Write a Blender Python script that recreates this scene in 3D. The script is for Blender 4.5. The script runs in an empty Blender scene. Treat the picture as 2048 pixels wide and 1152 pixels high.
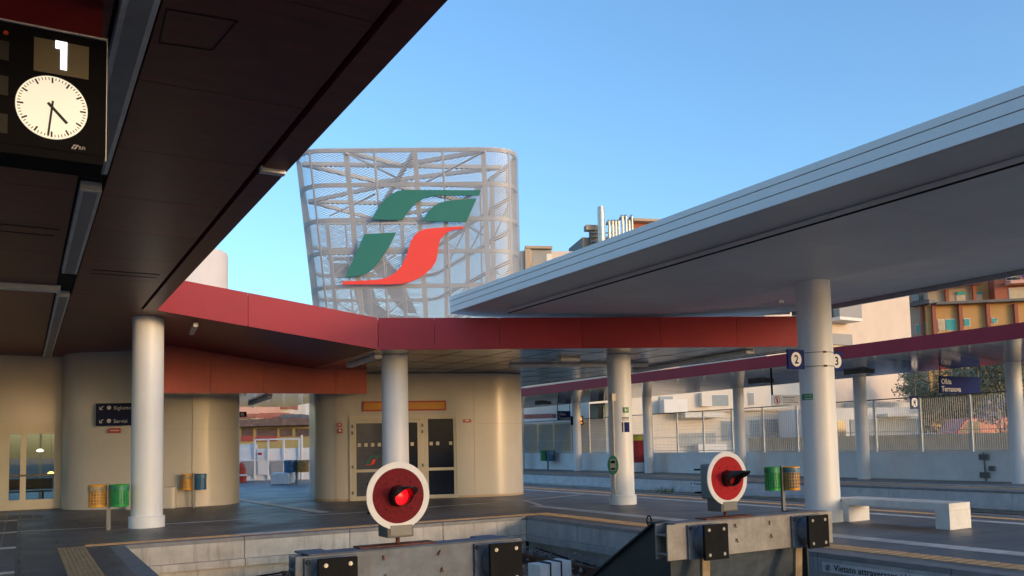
import bpy, bmesh, math, random
from mathutils import Vector, Matrix
from math import sin, cos, tan, pi, radians, atan, atan2, degrees, sqrt
random.seed(7)
SC = bpy.context.scene
COL = SC.collection
# ------------------------------------------------------------------ camera
F, PXC, PYC, EYE = 1700.0, 1024.0, 768.0, 1.65
YAW, PITCH, ROLL = radians(30), atan(120 / F), 0.022
FW = Vector((sin(YAW) * cos(PITCH), cos(YAW) * cos(PITCH), sin(PITCH)))
R0 = Vector((cos(YAW), -sin(YAW), 0)); U0 = R0.cross(FW)
RT = R0 * cos(ROLL) - U0 * sin(ROLL); UP = U0 * cos(ROLL) + R0 * sin(ROLL)
O = Vector((0, 0, EYE))
cd = bpy.data.cameras.new('camera'); cam = bpy.data.objects.new('camera', cd); COL.objects.link(cam)
cd.sensor_width = 36; cd.lens = F / 2048 * 36; cd.shift_y = 192 / 2048; cd.clip_end = 2000; cd.clip_start = .05
mw = Matrix((RT, UP, -FW)).transposed().to_4x4(); mw.translation = O
cam.matrix_world = mw; SC.camera = cam
# ------------------------------------------------------------------ light
SUN_EL, SUN_AZ = radians(5.5), atan2(.32, -.947)          # azimuth measured from +Y towards +X
W = bpy.data.worlds.new('World'); SC.world = W; W.use_nodes = True
nt = W.node_tree; sky = nt.nodes.new('ShaderNodeTexSky'); sky.sky_type = 'NISHITA'; sky.sun_disc = False
sky.sun_elevation = SUN_EL; sky.sun_rotation = SUN_AZ; sky.air_density = 1.0; sky.dust_density = 2.0; sky.ozone_density = 3.1
bg = nt.nodes['Background']; bg.inputs[1].default_value = .15; nt.links.new(sky.outputs[0], bg.inputs[0])
sd = bpy.data.lights.new('sun', 'SUN'); sd.energy = .26; sd.angle = radians(6.0); sd.color = (1, .62, .36)
so = bpy.data.objects.new('sun', sd); COL.objects.link(so)
ts = Vector((sin(SUN_AZ) * cos(SUN_EL), cos(SUN_AZ) * cos(SUN_EL), sin(SUN_EL)))
so.rotation_euler = ts.to_track_quat('Z', 'Y').to_euler(); so.location = (30, -50, 30)
SC.view_settings.view_transform = 'Standard'; SC.view_settings.look = 'None'
SC.view_settings.exposure = 1.97; SC.view_settings.gamma = 1
SC.cycles.max_bounces = 6; SC.cycles.transparent_max_bounces = 16

# ------------------------------------------------------------------ rays (photo pixel -> point on a known plane)
def ray(x, y): return FW + RT * ((x - PXC) / F) - UP * ((y - PYC) / F)
def pz(x, y, z=0.0):
    d = ray(x, y); return O + d * ((z - EYE) / d.z)
def pX(x, y, X):
    d = ray(x, y); return O + d * (X / d.x)
def pY(x, y, Y):
    d = ray(x, y); return O + d * (Y / d.y)
def pD(x, y, D): return O + ray(x, y) * D
def pPl(x, y, p0, n):
    d = ray(x, y); return O + d * ((p0 - O).dot(n) / d.dot(n))

# ------------------------------------------------------------------ materials
def node(t, k, **kw):
    n = t.nodes.new(k)
    for a, v in kw.items(): setattr(n, a, v)
    return n
def mat(name, col, rough=.6, metal=0.0, var=.10, scale=2.0, bump=0.0, bscale=60.0, streak=0.0, stain=None, spec=.5, emit=None, estr=0.0, coat=0.0, squash=None, island=0.0):
    m = bpy.data.materials.new(name); m.use_nodes = True; t = m.node_tree; L = t.links.new
    b = t.nodes['Principled BSDF']
    b.inputs['Roughness'].default_value = rough; b.inputs['Metallic'].default_value = metal
    b.inputs['Specular IOR Level'].default_value = spec
    if coat: b.inputs['Coat Weight'].default_value = coat; b.inputs['Coat Roughness'].default_value = .15
    tc = node(t, 'ShaderNodeTexCoord'); src = tc.outputs['Object']
    if squash:
        mp = node(t, 'ShaderNodeMapping'); mp.inputs['Scale'].default_value = squash; L(src, mp.inputs[0]); src = mp.outputs[0]
    n = node(t, 'ShaderNodeTexNoise'); n.inputs['Scale'].default_value = scale; n.inputs['Detail'].default_value = 7; n.inputs['Roughness'].default_value = .62
    L(src, n.inputs['Vector'])
    cr = node(t, 'ShaderNodeValToRGB'); e = cr.color_ramp.elements
    lo = [max(0, c * (1 - var * 1.6)) for c in col[:3]] + [1]; hi = [min(1, c * (1 + var)) for c in col[:3]] + [1]
    e[0].position = .3; e[0].color = lo; e[1].position = .7; e[1].color = hi
    L(n.outputs['Fac'], cr.inputs[0]); out = cr.outputs[0]
    if streak:
        mp = node(t, 'ShaderNodeMapping'); mp.inputs['Scale'].default_value = (7, 7, .5); L(tc.outputs['Object'], mp.inputs[0])
        n2 = node(t, 'ShaderNodeTexNoise'); n2.inputs['Scale'].default_value = 1.3; n2.inputs['Detail'].default_value = 8; n2.inputs['Roughness'].default_value = .7
        L(mp.outputs[0], n2.inputs['Vector'])
        r2 = node(t, 'ShaderNodeValToRGB'); r2.color_ramp.elements[0].position = .52; r2.color_ramp.elements[1].position = .72
        L(n2.outputs['Fac'], r2.inputs[0])
        ml = node(t, 'ShaderNodeMath', operation='MULTIPLY'); ml.inputs[1].default_value = streak; L(r2.outputs[0], ml.inputs[0])
        mx = node(t, 'ShaderNodeMix', data_type='RGBA'); L(ml.outputs[0], mx.inputs[0]); L(out, mx.inputs[6])
        mx.inputs[7].default_value = list(stain or [c * .35 for c in col[:3]])[:3] + [1]; out = mx.outputs[2]
    if island:
        ge = node(t, 'ShaderNodeNewGeometry'); mi = node(t, 'ShaderNodeMapRange'); mi.inputs[3].default_value = 1 - island; mi.inputs[4].default_value = 1 + island
        L(ge.outputs['Random Per Island'], mi.inputs[0]); mm = node(t, 'ShaderNodeMix', data_type='RGBA', blend_type='MULTIPLY'); mm.inputs[0].default_value = 1
        L(out, mm.inputs[6]); L(mi.outputs[0], mm.inputs[7]); out = mm.outputs[2]
    L(out, b.inputs['Base Color'])
    rr = node(t, 'ShaderNodeMapRange'); rr.inputs[3].default_value = max(0.02, rough - .08); rr.inputs[4].default_value = min(1, rough + .1)
    L(n.outputs['Fac'], rr.inputs[0]); L(rr.outputs[0], b.inputs['Roughness'])
    if bump:
        n3 = node(t, 'ShaderNodeTexNoise'); n3.inputs['Scale'].default_value = bscale; n3.inputs['Detail'].default_value = 5
        L(tc.outputs['Object'], n3.inputs['Vector'])
        bp = node(t, 'ShaderNodeBump'); bp.inputs['Strength'].default_value = bump; bp.inputs['Distance'].default_value = .01
        L(n3.outputs['Fac'], bp.inputs['Height']); L(bp.outputs[0], b.inputs['Normal'])
    if emit:
        b.inputs['Emission Color'].default_value = list(emit) + [1]; b.inputs['Emission Strength'].default_value = estr
    return m
def glass(name, tint, dark=.0, rough=.02, mixf=.75):
    m = bpy.data.materials.new(name); m.use_nodes = True; t = m.node_tree; L = t.links.new
    b = t.nodes['Principled BSDF']; b.inputs['Base Color'].default_value = list(tint) + [1]; b.inputs['Roughness'].default_value = rough
    tr = node(t, 'ShaderNodeBsdfTransparent'); tr.inputs[0].default_value = (.85, .92, .9, 1)
    mx = node(t, 'ShaderNodeMixShader'); mx.inputs[0].default_value = mixf
    L(b.outputs[0], mx.inputs[1]); L(tr.outputs[0], mx.inputs[2]); L(mx.outputs[0], t.nodes['Material Output'].inputs[0])
    return m
def paving(name, col, bw, bh, joint, jcol, rough=.35, off=.5):
    m = bpy.data.materials.new(name); m.use_nodes = True; t = m.node_tree; L = t.links.new
    b = t.nodes['Principled BSDF']; tc = node(t, 'ShaderNodeTexCoord')
    br = node(t, 'ShaderNodeTexBrick'); br.offset = off
    br.inputs['Scale'].default_value = 1; br.inputs['Brick Width'].default_value = bw; br.inputs['Row Height'].default_value = bh
    br.inputs['Mortar Size'].default_value = joint; br.inputs['Mortar Smooth'].default_value = .2
    br.inputs['Color1'].default_value = [c * .85 for c in col] + [1]; br.inputs['Color2'].default_value = [min(1, c * 1.2) for c in col] + [1]
    br.inputs['Mortar'].default_value = list(jcol) + [1]
    L(tc.outputs['Object'], br.inputs['Vector'])
    n = node(t, 'ShaderNodeTexNoise'); n.inputs['Scale'].default_value = .7; n.inputs['Detail'].default_value = 9; n.inputs['Roughness'].default_value = .7
    L(tc.outputs['Object'], n.inputs['Vector'])
    mr = node(t, 'ShaderNodeMapRange'); mr.inputs[1].default_value = .3; mr.inputs[2].default_value = .7; mr.inputs[3].default_value = .65; mr.inputs[4].default_value = 1.3
    L(n.outputs['Fac'], mr.inputs[0])
    mx = node(t, 'ShaderNodeMix', data_type='RGBA', blend_type='MULTIPLY'); mx.inputs[0].default_value = 1
    L(br.outputs['Color'], mx.inputs[6]); L(mr.outputs[0], mx.inputs[7]); L(mx.outputs[2], b.inputs['Base Color'])
    r2 = node(t, 'ShaderNodeMapRange'); r2.inputs[1].default_value = .3; r2.inputs[2].default_value = .7; r2.inputs[3].default_value = rough - .1; r2.inputs[4].default_value = rough + .2
    L(n.outputs['Fac'], r2.inputs[0]); L(r2.outputs[0], b.inputs['Roughness'])
    bp = node(t, 'ShaderNodeBump'); bp.inputs['Strength'].default_value = .25; bp.inputs['Distance'].default_value = .004
    n4 = node(t, 'ShaderNodeTexNoise'); n4.inputs['Scale'].default_value = 25; L(tc.outputs['Object'], n4.inputs['Vector'])
    L(n4.outputs['Fac'], bp.inputs['Height']); L(bp.outputs[0], b.inputs['Normal'])
    return m
def meshmat(name, col, cell, cover):
    """expanded-metal sheet: diamonds cut out by alpha, laid out on the sheet's own UVs (metres)"""
    m = bpy.data.materials.new(name); m.use_nodes = True; t = m.node_tree; L = t.links.new
    b = t.nodes['Principled BSDF']; b.inputs['Base Color'].default_value = list(col) + [1]; b.inputs['Roughness'].default_value = .5; b.inputs['Metallic'].default_value = .3
    tc = node(t, 'ShaderNodeTexCoord'); sp = node(t, 'ShaderNodeSeparateXYZ'); L(tc.outputs['UV'], sp.inputs[0])
    outs = []
    for s in (1, -1):
        a = node(t, 'ShaderNodeMath', operation='MULTIPLY'); a.inputs[1].default_value = s * 2.0; L(sp.outputs[1], a.inputs[0])
        c = node(t, 'ShaderNodeMath', operation='ADD'); L(sp.outputs[0], c.inputs[0]); L(a.outputs[0], c.inputs[1])
        d = node(t, 'ShaderNodeMath', operation='MULTIPLY'); d.inputs[1].default_value = 1 / cell; L(c.outputs[0], d.inputs[0])
        f = node(t, 'ShaderNodeMath', operation='PINGPONG'); f.inputs[1].default_value = .5; L(d.outputs[0], f.inputs[0])
        g = node(t, 'ShaderNodeMath', operation='LESS_THAN'); g.inputs[1].default_value = .5 * cover; L(f.outputs[0], g.inputs[0]); outs.append(g)
    mx = node(t, 'ShaderNodeMath', operation='MAXIMUM'); L(outs[0].outputs[0], mx.inputs[0]); L(outs[1].outputs[0], mx.inputs[1])
    L(mx.outputs[0], b.inputs['Alpha'])
    return m

M = {}
M['white_col'] = mat('painted_column', (.82, .85, .90), .42, var=.03, scale=1.2, streak=.22, stain=(.60, .58, .55))
M['slate'] = paving('slate_paving', (.128, .130, .140), 1.2, .6, .014, (.055, .055, .058), .42)
M['slate_edge'] = mat('platform_coping', (.25, .255, .265), .6, var=.15, scale=4, bump=.2)
M['slate_pale'] = paving('pale_slate_paving', (.26, .265, .27), 1.2, .6, .012, (.15, .15, .15), .55)
M['white_tile'] = paving('white_stone_band', (.70, .70, .69), .6, .3, .006, (.25, .24, .23), .5)
M['tactile'] = mat('tactile_yellow', (.66, .43, .22), .7, var=.18, scale=6)
M['tactile_grey'] = paving('grey_tactile', (.17, .165, .16), .3, 3.0, .012, (.34, .33, .31), .6, 0)
M['concrete'] = mat('concrete_panels', (.58, .56, .52), .85, island=.10, var=.16, scale=2.2, bump=.35, bscale=35, streak=.55, stain=(.11, .10, .085))
M['concrete_grey'] = mat('concrete_grey', (.40, .415, .43), .85, island=.08, var=.16, scale=2.5, bump=.35, bscale=35, streak=.4, stain=(.10, .10, .10))
M['concrete_pale'] = mat('pale_concrete', (.62, .64, .66), .85, var=.10, scale=2.5, bump=.3, bscale=35, streak=.3, stain=(.3, .3, .29))
M['dark'] = mat('dark_gap', (.02, .02, .02), .9)
M['ballast'] = mat('ballast', (.13, .12, .11), .95, var=.5, scale=14, bump=1, bscale=18)
M['stone'] = mat('ballast_stone', (.20, .19, .18), .9, var=.4, scale=5, bump=.4)
M['rail'] = mat('rusty_rail', (.12, .055, .035), .7, metal=.3, var=.3, scale=5)
M['sleeper'] = mat('sleeper', (.22, .2, .18), .9, var=.25, scale=5, bump=.3)
M['red'] = mat('crimson_panel', (.34, .028, .044), .55, var=.08, scale=1.0, streak=.10, stain=(.26, .02, .035), spec=.3, island=.09)
M['red_dull'] = mat('brick_red_panel', (.46, .080, .066), .5, var=.08, scale=1.0, streak=.15, island=.06)
M['soffit_brown'] = mat('dark_brown_soffit', (.17, .036, .040), .40, metal=.0, var=.25, scale=1.2, squash=(1, 5, 1), spec=.2, island=.10)
M['soffit_grey'] = mat('grey_metal_soffit', (.46, .45, .455), .10, metal=.7, var=.10, scale=.8, squash=(.6, 4, 1))
M['soffit_ring'] = mat('ring_metal_soffit', (.24, .235, .24), .18, metal=.6, var=.10, scale=.8, squash=(.6, 4, 1))
M['soffit_white'] = mat('grey_white_soffit', (.82, .84, .86), .5, metal=.0, var=.06, scale=.6)
M['white_panel'] = mat('white_fascia', (.76, .74, .72), .4, island=.03, var=.04, scale=.8, streak=.08, stain=(.4, .4, .4))
M['strip'] = mat('grey_light_channel', (.74, .76, .78), .4, metal=.1, var=.12, scale=3)
M['cream'] = mat('cream_panel', (.53, .50, .455), .33, var=.04, scale=.8, spec=.5, coat=.15)
M['cream_frame'] = mat('cream_door_frame', (.58, .53, .43), .4, var=.05)
M['glass_dark'] = mat('dark_door_glass', (.016, .022, .042), .05, var=.1, spec=.12)
M['glass_grey'] = mat('grey_door_glass', (.10, .11, .145), .06, var=.2, scale=.9, spec=.2)
M['glass_clear'] = glass('clear_glass', (.05, .06, .06))
M['black'] = mat('black_metal', (.007, .007, .009), .75, var=.2, spec=.1)
M['black_gloss'] = mat('black_lamp_hood', (.012, .012, .014), .35, var=.2)
M['rubber'] = mat('black_buffer_pad', (.009, .010, .012), .7, var=.35, scale=6, bump=.2, spec=.15)  # black deepened to stand in for the cool foreground shade
M['steel'] = mat('shade_tinted_galvanised_steel', (.13, .16, .21), .55, metal=.3, var=.28, scale=4, streak=.45, stain=(.13, .095, .08), bump=.15, bscale=25)  # blue tint puts cool foreground shade into the steel colour; streaks are rust-brown stain
M['steel_pale'] = mat('pale_galvanised_beam', (.30, .295, .29), .55, metal=.25, var=.24, scale=4, streak=.5, stain=(.19, .145, .115), bump=.15, bscale=25)
M['steel_dark'] = mat('dark_blue_steel_plate', (.035, .05, .065), .5, metal=.3, var=.2, scale=3)
M['steel_blue'] = mat('blue_grey_plate', (.075, .10, .14), .7, var=.2, scale=8, bump=.3)
M['bolt'] = mat('bright_bolt', (.42, .42, .41), .45, metal=.6)
M['rust'] = mat('rusty_plate', (.16, .055, .03), .85, var=.4, scale=9, bump=.3)
M['tan'] = mat('weathered_tan_post', (.34, .26, .17), .85, var=.25, scale=6, bump=.2)
M['disc_red'] = mat('worn_red_disc', (.17, .014, .020), .8, spec=.2, var=.18, scale=30, streak=.15, stain=(.14, .02, .02))
M['disc_red2'] = mat('bright_red_disc', (.40, .018, .024), .75, var=.10, scale=20, spec=.2)
M['ring_white'] = mat('white_disc_ring', (.74, .74, .76), .45, var=.05, scale=6)
M['lamp_red'] = mat('lit_red_lens', (.6, .01, .01), .3, emit=(1, .004, .01), estr=.55)
M['lamp_red_glow'] = mat('unlit_red_lens', (.25, .01, .01), .2)
M['box_grey'] = mat('grey_green_housing', (.20, .225, .23), .5, var=.12, scale=4)
M['mesh'] = meshmat('expanded_metal', (.40, .40, .41), .16, .28)
M['truss'] = mat('painted_truss', (.44, .415, .40), .55, var=.06)
M['logo_green'] = mat('green_emblem', (.018, .155, .115), .5, var=.03)
M['logo_red'] = mat('red_emblem', (.78, .05, .03), .5, var=.03)
M['logo_back'] = mat('grey_emblem_back', (.30, .31, .32), .6, var=.04)
M['navy'] = mat('navy_sign', (.014, .026, .15), .75, var=.06, spec=.15)
M['navy_dark'] = mat('dark_navy_sign', (.012, .016, .05), .7, var=.06, spec=.2)
M['white'] = mat('white_lettering', (.8, .8, .8), .5, var=.02)
M['grey_letter'] = mat('grey_lettering', (.55, .56, .6), .5, var=.02)
M['ink'] = mat('dark_lettering', (.02, .022, .04), .6, var=.02)
M['sign_grey'] = mat('pale_grey_sign', (.66, .69, .74), .5, var=.05)
M['green_sign'] = mat('green_exit_sign', (.01, .26, .13), .45, var=.04)
M['yellow_bin'] = mat('yellow_plastic', (.72, .34, .02), .4, var=.08, scale=8)
M['green_bin'] = mat('green_plastic', (.02, .36, .07), .4, var=.08, scale=8)
M['blue_bin'] = mat('blue_plastic', (.02, .14, .34), .4, var=.08, scale=8)
M['bag'] = mat('pale_bin_bag', (.30, .33, .33), .35, var=.3, scale=9)
M['bag_blue'] = mat('blue_bin_bag', (.09, .22, .36), .35, var=.3, scale=9)
M['bag_green'] = mat('green_bin_bag', (.04, .26, .15), .35, var=.3, scale=9)
M['bag_tan'] = mat('tan_bin_bag', (.33, .27, .17), .4, var=.4, scale=12)
M['post_grey'] = mat('grey_steel_post', (.16, .17, .18), .5, metal=.4, var=.1)
M['stone_bench'] = mat('pale_stone', (.78, .79, .80), .7, var=.08, scale=5, bump=.1)
M['valid_green'] = mat('dark_green_plastic', (.01, .13, .085), .35, var=.05)
M['valid_white'] = mat('white_plastic', (.65, .64, .6), .4, var=.04)
M['red_sign'] = mat('red_sign', (.42, .02, .03), .5, var=.05)
M['orange_sign'] = mat('orange_panel', (.62, .30, .05), .5, var=.06)
M['screen'] = mat('screen_amber', (.05, .02, .01), .4, emit=(1, .28, .05), estr=.5)
M['clockface'] = mat('lit_clock_dial', (.8, .78, .7), .5, emit=(1, .91, .70), estr=.17, var=.02)
M['digit'] = mat('lit_digit', (.9, .9, .9), .5, emit=(.93, .92, 1), estr=.55, var=.0)
M['panel_dim'] = mat('dim_display_panel', (.17, .15, .10), .5, var=.08)
M['wall_white'] = mat('white_painted_wall', (.86, .89, .93), .8, var=.06, scale=1.2, streak=.10, stain=(.4, .4, .38), bump=.1)
M['fence'] = mat('white_fence_metal', (.80, .80, .80), .5, var=.06)
M['lowwall'] = mat('ochre_low_wall', (.74, .69, .54), .85, var=.14, scale=2, streak=.25, stain=(.2, .19, .12), bump=.2)
M['asphalt'] = mat('asphalt', (.075, .077, .08), .85, var=.25, scale=1.2, bump=.4, bscale=60)
M['earth'] = mat('town_ground', (.12, .115, .10), .95, var=.25, scale=.6, bump=.4)
for k, c in dict(b_pink=(.66, .55, .46), b_cream=(.70, .64, .56), b_white=(.76, .74, .70), b_ochre=(.56, .32, .12), b_terra=(.36, .12, .075), b_grey=(.34, .34, .34),
                 b_yellow=(.60, .42, .16), b_rose=(.66, .38, .30), b_beige=(.68, .61, .52), b_drum=(.62, .58, .57), b_sand=(.46, .36, .26)).items():
    M[k] = mat(k.replace('b_', '') + '_render', c, .88, var=.07, scale=.35, streak=.10, stain=[v * .7 for v in c], bump=.15, bscale=20)
M['roof'] = mat('brown_tile_roof', (.19, .12, .10), .85, var=.25, scale=3, bump=.4, bscale=14)
M['roof_red'] = mat('red_tile_roof', (.34, .13, .10), .85, var=.2, scale=3, bump=.4, bscale=14)
M['roof_slate'] = mat('slate_roof', (.10, .12, .15), .8, var=.2, scale=3, bump=.3)
M['teal'] = mat('teal_shutter', (.03, .36, .33), .5, var=.06)
M['pane'] = mat('window_pane', (.05, .06, .07), .08, var=.1)
M['pane_warm'] = mat('bright_window_pane', (.55, .42, .25), .15, var=.1)
M['shutter'] = mat('grey_blue_shutter', (.28, .32, .34), .7, var=.08)
M['duct'] = mat('shiny_duct', (.62, .56, .46), .3, metal=.7, var=.1)
M['duct_dark'] = mat('dark_plant_frame', (.14, .13, .12), .6, var=.2)
M['awning'] = mat('white_awning', (.68, .66, .6), .7, var=.05)
M['purple'] = mat('purple_laundry', (.13, .03, .36), .8, var=.1)
M['car_red'] = mat('red_car_paint', (.42, .025, .04), .3, var=.05, coat=.5)
M['car_blue'] = mat('pale_blue_car_paint', (.24, .32, .40), .3, var=.05, coat=.5)
M['tyre'] = mat('tyre', (.02, .02, .02), .8)
M['bark'] = mat('bark', (.16, .13, .10), .9, var=.3, scale=5, bump=.5)
M['leaf'] = mat('olive_leaf', (.27, .28, .19), .7, var=.35, scale=1.5)
M['leaf2'] = mat('dark_leaf', (.15, .17, .11), .7, var=.35, scale=1.5)
M['blossom'] = mat('pale_blossom', (.42, .36, .34), .8, var=.2, scale=3)
M['grass'] = mat('weed_green', (.09, .13, .05), .8, var=.3)
M['net_red'] = mat('red_orange_net', (.55, .06, .03), .8, var=.15)
M['mural'] = None
def muralmat():
    m = bpy.data.materials.new('wavy_mural'); m.use_nodes = True; t = m.node_tree; L = t.links.new
    b = t.nodes['Principled BSDF']; b.inputs['Roughness'].default_value = .8
    tc = node(t, 'ShaderNodeTexCoord'); w = node(t, 'ShaderNodeTexWave'); w.wave_type = 'RINGS'; w.inputs['Scale'].default_value = .16
    w.inputs['Distortion'].default_value = 5; w.inputs['Detail'].default_value = 1; w.inputs['Detail Scale'].default_value = .5
    L(tc.outputs['Object'], w.inputs[0]); cr = node(t, 'ShaderNodeValToRGB'); e = cr.color_ramp.elements
    e[0].color = (.42, .48, .55, 1); e[1].color = (.60, .54, .36, 1); e[0].position = .4; e[1].position = .6
    L(w.outputs[0], cr.inputs[0]); L(cr.outputs[0], b.inputs['Base Color']); return m
M['mural'] = muralmat()

# ------------------------------------------------------------------ geometry helpers
def world_loc(o):
    v = Vector((0, 0, 0))
    while o: v += o.location; o = o.parent
    return v
class MB:
    def __init__(s): s.v = []; s.f = []; s.sm = []; s.uv = {}
    def add(s, vs, fs, sm=False):
        b = len(s.v); s.v += [tuple(v) for v in vs]
        for f in fs: s.f.append(tuple(b + i for i in f)); s.sm.append(sm)
        return s
    def box(s, x0, x1, y0, y1, z0, z1):
        vs = [(x, y, z) for x in (x0, x1) for y in (y0, y1) for z in (z0, z1)]
        return s.add(vs, [(0, 1, 3, 2), (4, 6, 7, 5), (0, 4, 5, 1), (2, 3, 7, 6), (0, 2, 6, 4), (1, 5, 7, 3)])
    def obox(s, c, ax, ay, az, hx, hy, hz):
        c = Vector(c); ax = Vector(ax).normalized(); ay = Vector(ay).normalized(); az = Vector(az).normalized()
        vs = [c + ax * (i * hx) + ay * (j * hy) + az * (k * hz) for i in (-1, 1) for j in (-1, 1) for k in (-1, 1)]
        return s.add(vs, [(0, 1, 3, 2), (4, 6, 7, 5), (0, 4, 5, 1), (2, 3, 7, 6), (0, 2, 6, 4), (1, 5, 7, 3)])
    def ext(s, pts, vec, sm=False):
        n = len(pts); vec = Vector(vec); pts = [Vector(p) for p in pts]
        s.add(pts + [p + vec for p in pts], [tuple(range(n)), tuple(range(2 * n - 1, n - 1, -1))])
        b = len(s.v) - 2 * n
        for i in range(n):
            j = (i + 1) % n; s.f.append((b + i, b + j, b + n + j, b + n + i)); s.sm.append(sm)
        return s
    def prism(s, pts, z0, z1, sm=False): return s.ext([(p[0], p[1], z0) for p in pts], (0, 0, z1 - z0), sm)
    def quad(s, a, b, c, d): return s.add([a, b, c, d], [(0, 1, 2, 3)])
    def beam(s, a, b, w, h=None, up=(0, 0, 1)):
        a = Vector(a); b = Vector(b); d = b - a
        if d.length < 1e-6: return s
        h = h or w; u = Vector(up)
        if abs(d.normalized().dot(u)) > .98: u = Vector((0, 1, 0))
        sx = d.cross(u).normalized(); sy = sx.cross(d).normalized()
        return s.obox((a + b) / 2, d, sx, sy, d.length / 2, w / 2, h / 2)
    def cyl(s, a, b, r, n=16, r2=None, caps=True):
        a = Vector(a); b = Vector(b); d = (b - a).normalized(); r2 = r if r2 is None else r2
        u = Vector((0, 0, 1)) if abs(d.z) < .9 else Vector((1, 0, 0))
        x = d.cross(u).normalized(); y = d.cross(x)
        vs = [a + x * (r * cos(2 * pi * i / n)) + y * (r * sin(2 * pi * i / n)) for i in range(n)] + [b + x * (r2 * cos(2 * pi * i / n)) + y * (r2 * sin(2 * pi * i / n)) for i in range(n)]
        s.add(vs, [(i, (i + 1) % n, n + (i + 1) % n, n + i) for i in range(n)], True)
        if caps:
            b0 = len(s.v) - 2 * n
            s.f.append(tuple(b0 + i for i in range(n))); s.sm.append(False); s.f.append(tuple(b0 + n + i for i in range(n))); s.sm.append(False)
        return s
    def tube(s, pts, r, n=8):
        for a, b in zip(pts[:-1], pts[1:]): s.cyl(a, b, r, n)
        return s
    def lathe(s, c, prof, n=24, axis=(0, 0, 1)):
        c = Vector(c); d = Vector(axis).normalized(); u = Vector((0, 0, 1)) if abs(d.z) < .9 else Vector((1, 0, 0))
        x = d.cross(u).normalized(); y = d.cross(x); vs = []
        for r, h in prof: vs += [c + d * h + x * (r * cos(2 * pi * i / n)) + y * (r * sin(2 * pi * i / n)) for i in range(n)]
        fs = [(k * n + i, k * n + (i + 1) % n, (k + 1) * n + (i + 1) % n, (k + 1) * n + i) for k in range(len(prof) - 1) for i in range(n)]
        return s.add(vs, fs, True)
    def build(s, name, m, parent=None, bevel=0.0, sharp=35, seg=2, solid=0.0):
        me = bpy.data.meshes.new(name)
        o0 = world_loc(parent) if parent else (Vector(s.origin) if hasattr(s, 'origin') else Vector((0, 0, 0)))
        me.from_pydata([tuple(Vector(v) - o0) for v in s.v], [], s.f); me.update()
        if s.uv:
            ul = me.uv_layers.new(name='UVMap')
            for p in me.polygons:
                for li, vi in zip(p.loop_indices, p.vertices): ul.data[li].uv = s.uv.get(vi, (0, 0))
        bm = bmesh.new(); bm.from_mesh(me)
        if not s.uv: bmesh.ops.remove_doubles(bm, verts=bm.verts, dist=1e-6)
        bmesh.ops.recalc_face_normals(bm, faces=bm.faces); bm.to_mesh(me); bm.free()
        if any(s.sm):
            me.shade_smooth(); me.set_sharp_from_angle(angle=radians(sharp))
        me.materials.append(m if not isinstance(m, str) else M[m])
        o = bpy.data.objects.new(name, me); COL.objects.link(o)
        if parent: o.parent = parent
        else: o.location = o0
        if bevel:
            b = o.modifiers.new('bevel', 'BEVEL'); b.width = bevel; b.segments = seg; b.limit_method = 'ANGLE'; b.angle_limit = radians(40)
        if solid:
            b = o.modifiers.new('solid', 'SOLIDIFY'); b.thickness = solid
        return o
def tag(o, label, cat, group=None, kind=None):
    if label: o['label'] = label
    if cat: o['category'] = cat
    if group: o['group'] = group
    if kind: o['kind'] = kind
    return o
def thing(name, loc, label, cat, group=None):
    o = bpy.data.objects.new(name, None); o.empty_display_size = .2; COL.objects.link(o); o.location = Vector(loc)
    return tag(o, label, cat, group)
def struct(o): o['kind'] = 'structure'; return o
def dup(root, delta, label, group=None):
    def cp(o, parent):
        c = o.copy(); COL.objects.link(c); c.parent = parent
        for ch in kids[o.name]: cp(ch, c)
        return c
    kids = {}
    def walk(o):
        kids[o.name] = list(o.children)
        for ch in o.children: walk(ch)
    walk(root); r = cp(root, None); r.location = root.location + Vector(delta); r['label'] = label
    if group: r['group'] = group
    return r
def text(body, size, org, xd, up, m, parent, name='lettering', bold=.0, align='LEFT', sx=1.0):
    cu = bpy.data.curves.new('txt', 'FONT'); cu.body = body; cu.size = size; cu.offset = bold * size; cu.align_x = align; cu.extrude = .0008; cu.resolution_u = 3
    o = bpy.data.objects.new('txt', cu); COL.objects.link(o)
    dg = bpy.context.evaluated_depsgraph_get(); dg.update(); me = bpy.data.meshes.new_from_object(o.evaluated_get(dg))
    bpy.data.objects.remove(o); bpy.data.curves.remove(cu)
    xd = Vector(xd).normalized(); up = Vector(up).normalized(); nz = xd.cross(up); org = Vector(org) - world_loc(parent)
    for v in me.vertices: v.co = org + xd * (v.co.x * sx) + up * v.co.y + nz * v.co.z
    me.name = name; me.materials.clear(); me.materials.append(M[m]); q = bpy.data.objects.new(name, me); COL.objects.link(q); q.parent = parent
    return q
def arc(c, r, a0, a1, n): return [(c[0] + r * cos(radians(a0 + (a1 - a0) * i / n)), c[1] + r * sin(radians(a0 + (a1 - a0) * i / n))) for i in range(n + 1)]
def fillet(pts, r, n=8):
    out = []; N = len(pts)
    for i in range(N):
        p = Vector(pts[i][:2]); a = (Vector(pts[i - 1][:2]) - p); b = (Vector(pts[(i + 1) % N][:2]) - p)
        ri = r[i] if isinstance(r, (list, tuple)) else r
        if ri < 1e-3: out.append(tuple(p)); continue
        ang = a.angle(b); t = min(ri / tan(ang / 2), .48 * a.length, .48 * b.length)
        p0 = p + a.normalized() * t; p1 = p + b.normalized() * t
        for k in range(n + 1):
            u = k / n; q = p0 * (1 - u) ** 2 + p * 2 * u * (1 - u) + p1 * u * u; out.append((q.x, q.y))
    return out
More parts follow.
